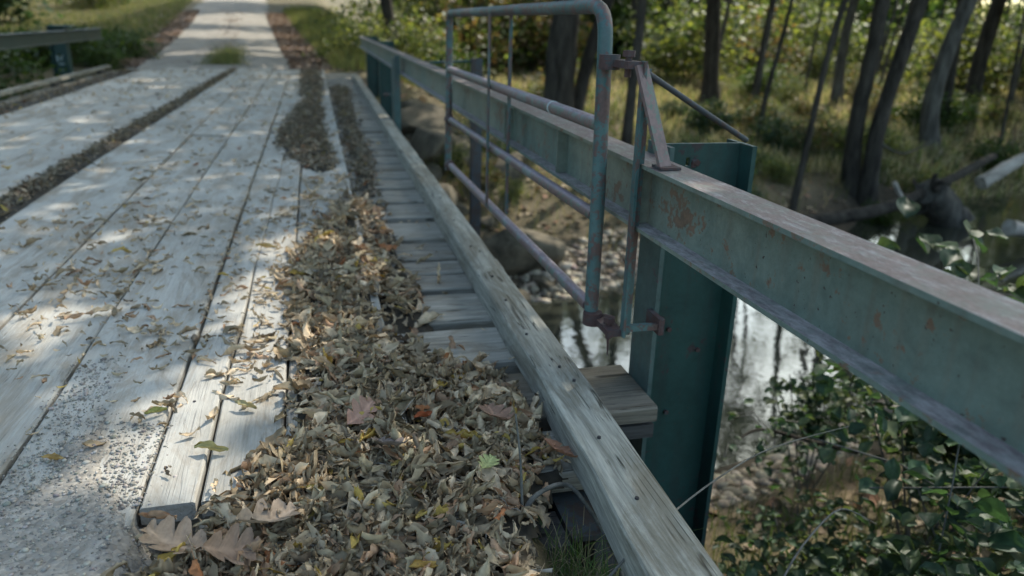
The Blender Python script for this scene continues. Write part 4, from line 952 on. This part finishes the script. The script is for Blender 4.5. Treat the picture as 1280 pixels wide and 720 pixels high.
# ------------------------------------------------------------------ grasses
def blades(x, y, z, h, w, lean, pal, rg=rng, seg=3):
    n = len(x); a = rg.uniform(0, 6.28, n); b = rg.uniform(0, 6.28, n); l = h * np.abs(rg.normal(0, lean, n))
    V = np.zeros((n, 2 * seg + 1, 3))
    for k in range(seg + 1):
        t = k / seg; px = x + np.cos(b) * l * t * t; py = y + np.sin(b) * l * t * t; pz = z + h * t * (1 - .25 * t * np.minimum(l / h, 1))
        ww = w * (1 - t * .75)
        if k == seg: V[:, 2 * k] = np.stack([px, py, pz], 1)
        else:
            V[:, 2 * k] = np.stack([px - np.cos(a) * ww, py - np.sin(a) * ww, pz], 1); V[:, 2 * k + 1] = np.stack([px + np.cos(a) * ww, py + np.sin(a) * ww, pz], 1)
    i = (np.arange(n) * (2 * seg + 1))[:, None]; F = [i + np.array([[2*k, 2*k+1, 2*k+3, 2*k+2]]) for k in range(seg - 1)]; k = seg - 1
    return V.reshape(-1, 3), [np.concatenate(F), i + np.array([[2*k, 2*k+1, 2*k+2]])], np.repeat(cols(pal, n, rg), 2 * seg + 1, 0)
def grass_obj(name, label, x, y, h, w, lean, pal, seg=3, zoff=0, z=None):
    v, f, c = blades(x, y, (terrain(x, y) if z is None else z) + zoff, h, w, lean, pal, seg=seg)
    tag(link(name, mesh_np(name, v, f, False, c), M['grass']), label, 'grass', kind='stuff')
STRAW = [(.46,.38,.26),(.36,.30,.20),(.17,.18,.09),(.50,.40,.29),(.19,.17,.10),(.24,.17,.12),(.10,.12,.05)]
LUSH = [(.07,.10,.035),(.10,.125,.045),(.14,.155,.055),(.21,.19,.09),(.16,.13,.07)]
n = 90000; u = rng.random(n); y = 12.8 + 40 * u ** 1.5; x = rng.uniform(1.6, 4 + y * .95, n)
k = (fbm(x, y, 2.2, 31) > rng.uniform(-.4, .5, n)) & (x - xroad(y) > 4.4 + 0 * x); x = x[k]; y = y[k]
grass_obj('meadow_grass', 'tall straw-coloured and green weeds on the sunlit meadow beyond the creek', x, y, rng.uniform(.06, .42, len(x)), .006 + .0007 * y, .45, STRAW + [(.12,.16,.05)])
n = 16000; y = rng.uniform(16.9, 42, n); x = xroad(y) + 2.1 + np.abs(rng.normal(0, 1.3, n)) + .2
grass_obj('verge_grass', 'bright yellow-green weeds on the right verge of the road', x, y, rng.uniform(.08, .5, n) * np.clip((x - xroad(y) - 1.9), .15, 1), .008, .5, LUSH + [(.22,.22,.07)], zoff=0)
n = 30000; y = rng.uniform(16.9, 55, n); x = xroad(y) - 2.15 - np.abs(rng.normal(0, 5, n))
grass_obj('lawn_grass', 'green grass on the left verge of the road', x, y, rng.uniform(.05, .2, n) + .38 * ((y < 23) & (x < xroad(y) - 2.6)) * rng.random(n), .012, .5, LUSH)
n = 3200; y = 17.2 + np.abs(rng.normal(0, 2.2, n)); x = -1.85 + rng.normal(0, .2, n) + (y - 18) * -.05
grass_obj('road_tuft', 'tuft of yellow-green grass growing in the middle of the road at the deck end', x, y, rng.uniform(.04, .14, n), .007, .6, LUSH, z=terrain(x, y) + .03)
n = 420; x = .50 + rng.normal(0, .07, n); y = 1.33 + rng.normal(0, .06, n)
grass_obj('grass_tuft', 'bright green grass tuft by the deck end at the bottom of the picture', x, y, rng.uniform(.05, .15, n), .0022, .9, [(.08,.13,.04),(.10,.15,.055),(.06,.10,.035),(.22,.20,.13),(.26,.22,.15)], seg=5, z=np.full(n, -.13))
n = 24000; x = rng.uniform(.8, 9, n); y = rng.uniform(-2, 8, n); k = (terrain(x, y) > -1.75) & (y < yc(x)) & (y < 3.4 + x) ; x = x[k]; y = y[k]
grass_obj('bank_grass', 'dark weeds on the near creek bank', x, y, rng.uniform(.05, .25, len(x)), .004, .7, [(.05,.08,.03),(.08,.10,.04),(.12,.11,.07)])
n = 9000; x = rng.uniform(1.0, 12, n); y = rng.uniform(8.4, 15, n); k = (terrain(x, y) > -1.85) & (y > yc(x)) & (fbm(x, y, .7, 61) > rng.uniform(-.6, .3, n)); x = x[k]; y = y[k]
grass_obj('shore_weeds', 'brown and green weeds on the far shore and between the rubble rocks', x, y, rng.uniform(.08, .42, len(x)), .006, .6, [(.10,.12,.04),(.16,.15,.06),(.22,.17,.10),(.07,.09,.03),(.28,.22,.14)])
# brown fallen leaves over the banks
P = []; n = 26000; x = rng.uniform(-1, 24, n); y = rng.uniform(1, 30, n); k = (terrain(x, y) > -2.0) & ((x > .95)) ; x = x[k]; y = y[k]
v, f, c = leaf_quads(np.stack([x, y, terrain(x, y) + .02], 1), .085, cols([(.22,.17,.11),(.16,.12,.08),(.28,.22,.15),(.12,.09,.06),(.25,.14,.09)], len(x)), 2.5)
tag(link('bank_leaves', mesh_np('bank_leaves', v, f, False, c), M['dead']), 'brown fallen leaves strewn over the creek banks', 'leaf litter', kind='stuff')
P = []; n = 9000; y = rng.uniform(16.8, 40, n); side = rng.choice([-1, 0, 1], n, p=[.34, .12, .54]); x = xroad(y) + side * (1.45 + np.abs(rng.normal(0, .55, n))) + (side == 0) * rng.normal(0, .22, n)
v, f, c = leaf_quads(np.stack([x, y, terrain(x, y) + .035], 1), .08, cols([(.28,.19,.14),(.20,.13,.10),(.33,.25,.18),(.14,.10,.08)], n), 2.5)
tag(link('verge_leaves', mesh_np('verge_leaves', v, f, False, c), M['dead']), 'reddish-brown fallen leaves along the road edges', 'leaf litter', kind='stuff')

# ------------------------------------------------------------------ canopy overhead (out of the picture): leaves placed for shade, gaps cut for sun
SUN_GAPS = [(-.28,2.8,.17,.55),(-.36,1.95,.14,.5),(-1.0,2.75,.16,.25),(-.17,2.15,.08,.22),(-.22,3.6,.12,.28),(.24,4.3,.12,.5),(.08,3.3,.14,.32),(-.58,1.74,.13,.13),
        (-2.9,13.6,.6,.25),(-3.65,13.4,.2,.3),(.05,11.5,.25,.12),(-2.2,12.4,.25,.15),(-.6,14.6,.6,.15),(-1.9,16.0,1.0,.2),(-.2,6.3,.10,.2),(-2.3,8.6,.15,.25),
        (.70,4.7,.06,.12),(.72,9.6,.1,.4),(.66,3.6,.05,.1),(1.05,5.6,.2,.2),(.6,8.1,.2,.5),(.7,15.1,.3,.3)]
SUN_GAPS += [(-2.0,20.2,1.7,.45),(-.9,22.3,1.4,.5),(-2.6,27.5,2.2,1.6),(-3.2,35,2.2,3.0),(-1.0,17.6,1.2,.25),(-5.2,24,1,.8),(.6,19.3,.8,.9)]  # openings shaped so sun patches land on deck and road
def canopy():
    rg = np.random.default_rng(77); n = 22000; n2 = 13000
    gx = np.concatenate([rg.uniform(-5.2, 2.2, n), rg.uniform(-8, .8, n2)]); gy = np.concatenate([rg.uniform(-1.5, 16.6, n), rg.uniform(16.6, 46, n2)]); n += n2
    k = np.ones(n, bool)
    for (a, b, rx, ry) in SUN_GAPS: k &= ((gx - a) / rx) ** 2 + ((gy - b) / ry) ** 2 > 1.0 + .5 * rg.random(n)
    gx = gx[k]; gy = gy[k]; H = rg.uniform(6.5, 9.5, len(gx))
    P = np.stack([gx, gy, 0 * gx], 1) + SUN[None] * (H / SUN[2])[:, None]
    return P, gy
CP, CG = canopy(); CG = CG + rng.normal(0, .5, len(CG))
for key, lo, hi in (('broad tree beside', -99, 4.5), ('dark slender trunk just', 4.5, 8.5), ('stout dark tree', 8.5, 17.5), ('dark slim tree', 17.5, 99)):
    Q = CP[(CG >= lo) & (CG < hi)]
    v, f, c = leaf_quads(Q, .21 if lo < 10 else .33, cols(GREEN + YELL, len(Q)), .6, elong=1.3)
    tr = [o for o in bpy.data.objects if o.get('label', '').startswith(key)][0]
    link('crown', mesh_np('crown', v - np.array(tr.location)[None], f, False, c), M['leaf'], tr)  # shading leaves hung on these trees as added crowns

# ------------------------------------------------------------------ sky, sun, camera
w = bpy.data.worlds.new('World'); scene.world = w; w.use_nodes = True
nt = w.node_tree; bg = nt.nodes['Background']; sky = nt.nodes.new('ShaderNodeTexSky'); sky.sky_type = 'NISHITA'; sky.sun_disc = False
elev = math.asin(SUN[2]); az = math.atan2(SUN[0], SUN[1])
sky.sun_elevation = elev; sky.sun_rotation = az; sky.dust_density = 3.0; sky.air_density = 1.0; sky.ozone_density = 0.0
tint = nt.nodes.new('ShaderNodeMix'); tint.data_type = 'RGBA'; tint.blend_type = 'MULTIPLY'; tint.inputs[0].default_value = 1; tint.inputs[7].default_value = (.84, .955, .905, 1)
nt.links.new(sky.outputs[0], tint.inputs[6]); nt.links.new(tint.outputs[2], bg.inputs[0]); bg.inputs[1].default_value = .15
sd = bpy.data.lights.new('sun', 'SUN'); sd.energy = 2.0; sd.angle = R(.53); sd.color = (1, .95, .84)
so = bpy.data.objects.new('sun', sd); COL.objects.link(so); so.rotation_euler = Vector(SUN).to_track_quat('Z', 'Y').to_euler()

yaw, pit, roll = R(14.484), R(19.254), R(1.657)
f_ = Vector((math.sin(yaw) * math.cos(pit), math.cos(yaw) * math.cos(pit), -math.sin(pit))); r_ = Vector((math.cos(yaw), -math.sin(yaw), 0)); u_ = r_.cross(f_)
r2 = r_ * math.cos(roll) + u_ * math.sin(roll); u2 = -r_ * math.sin(roll) + u_ * math.cos(roll)
cam = bpy.data.cameras.new('camera'); co = bpy.data.objects.new('camera', cam); COL.objects.link(co); scene.camera = co
mt = Matrix((r2, u2, -f_)).transposed().to_4x4(); mt.translation = (0, 0, 1.1); co.matrix_world = mt
cam.sensor_width = 36; cam.lens = 36 * 954.9 / 1280; cam.clip_start = .05; cam.clip_end = 1000
cam.dof.use_dof = True; cam.dof.focus_distance = 1.8; cam.dof.aperture_fstop = 2.4
scene.view_settings.view_transform = 'Standard'; scene.view_settings.look = 'None'; scene.view_settings.exposure = 1.72; scene.view_settings.gamma = 1
scene.render.engine = 'CYCLES'
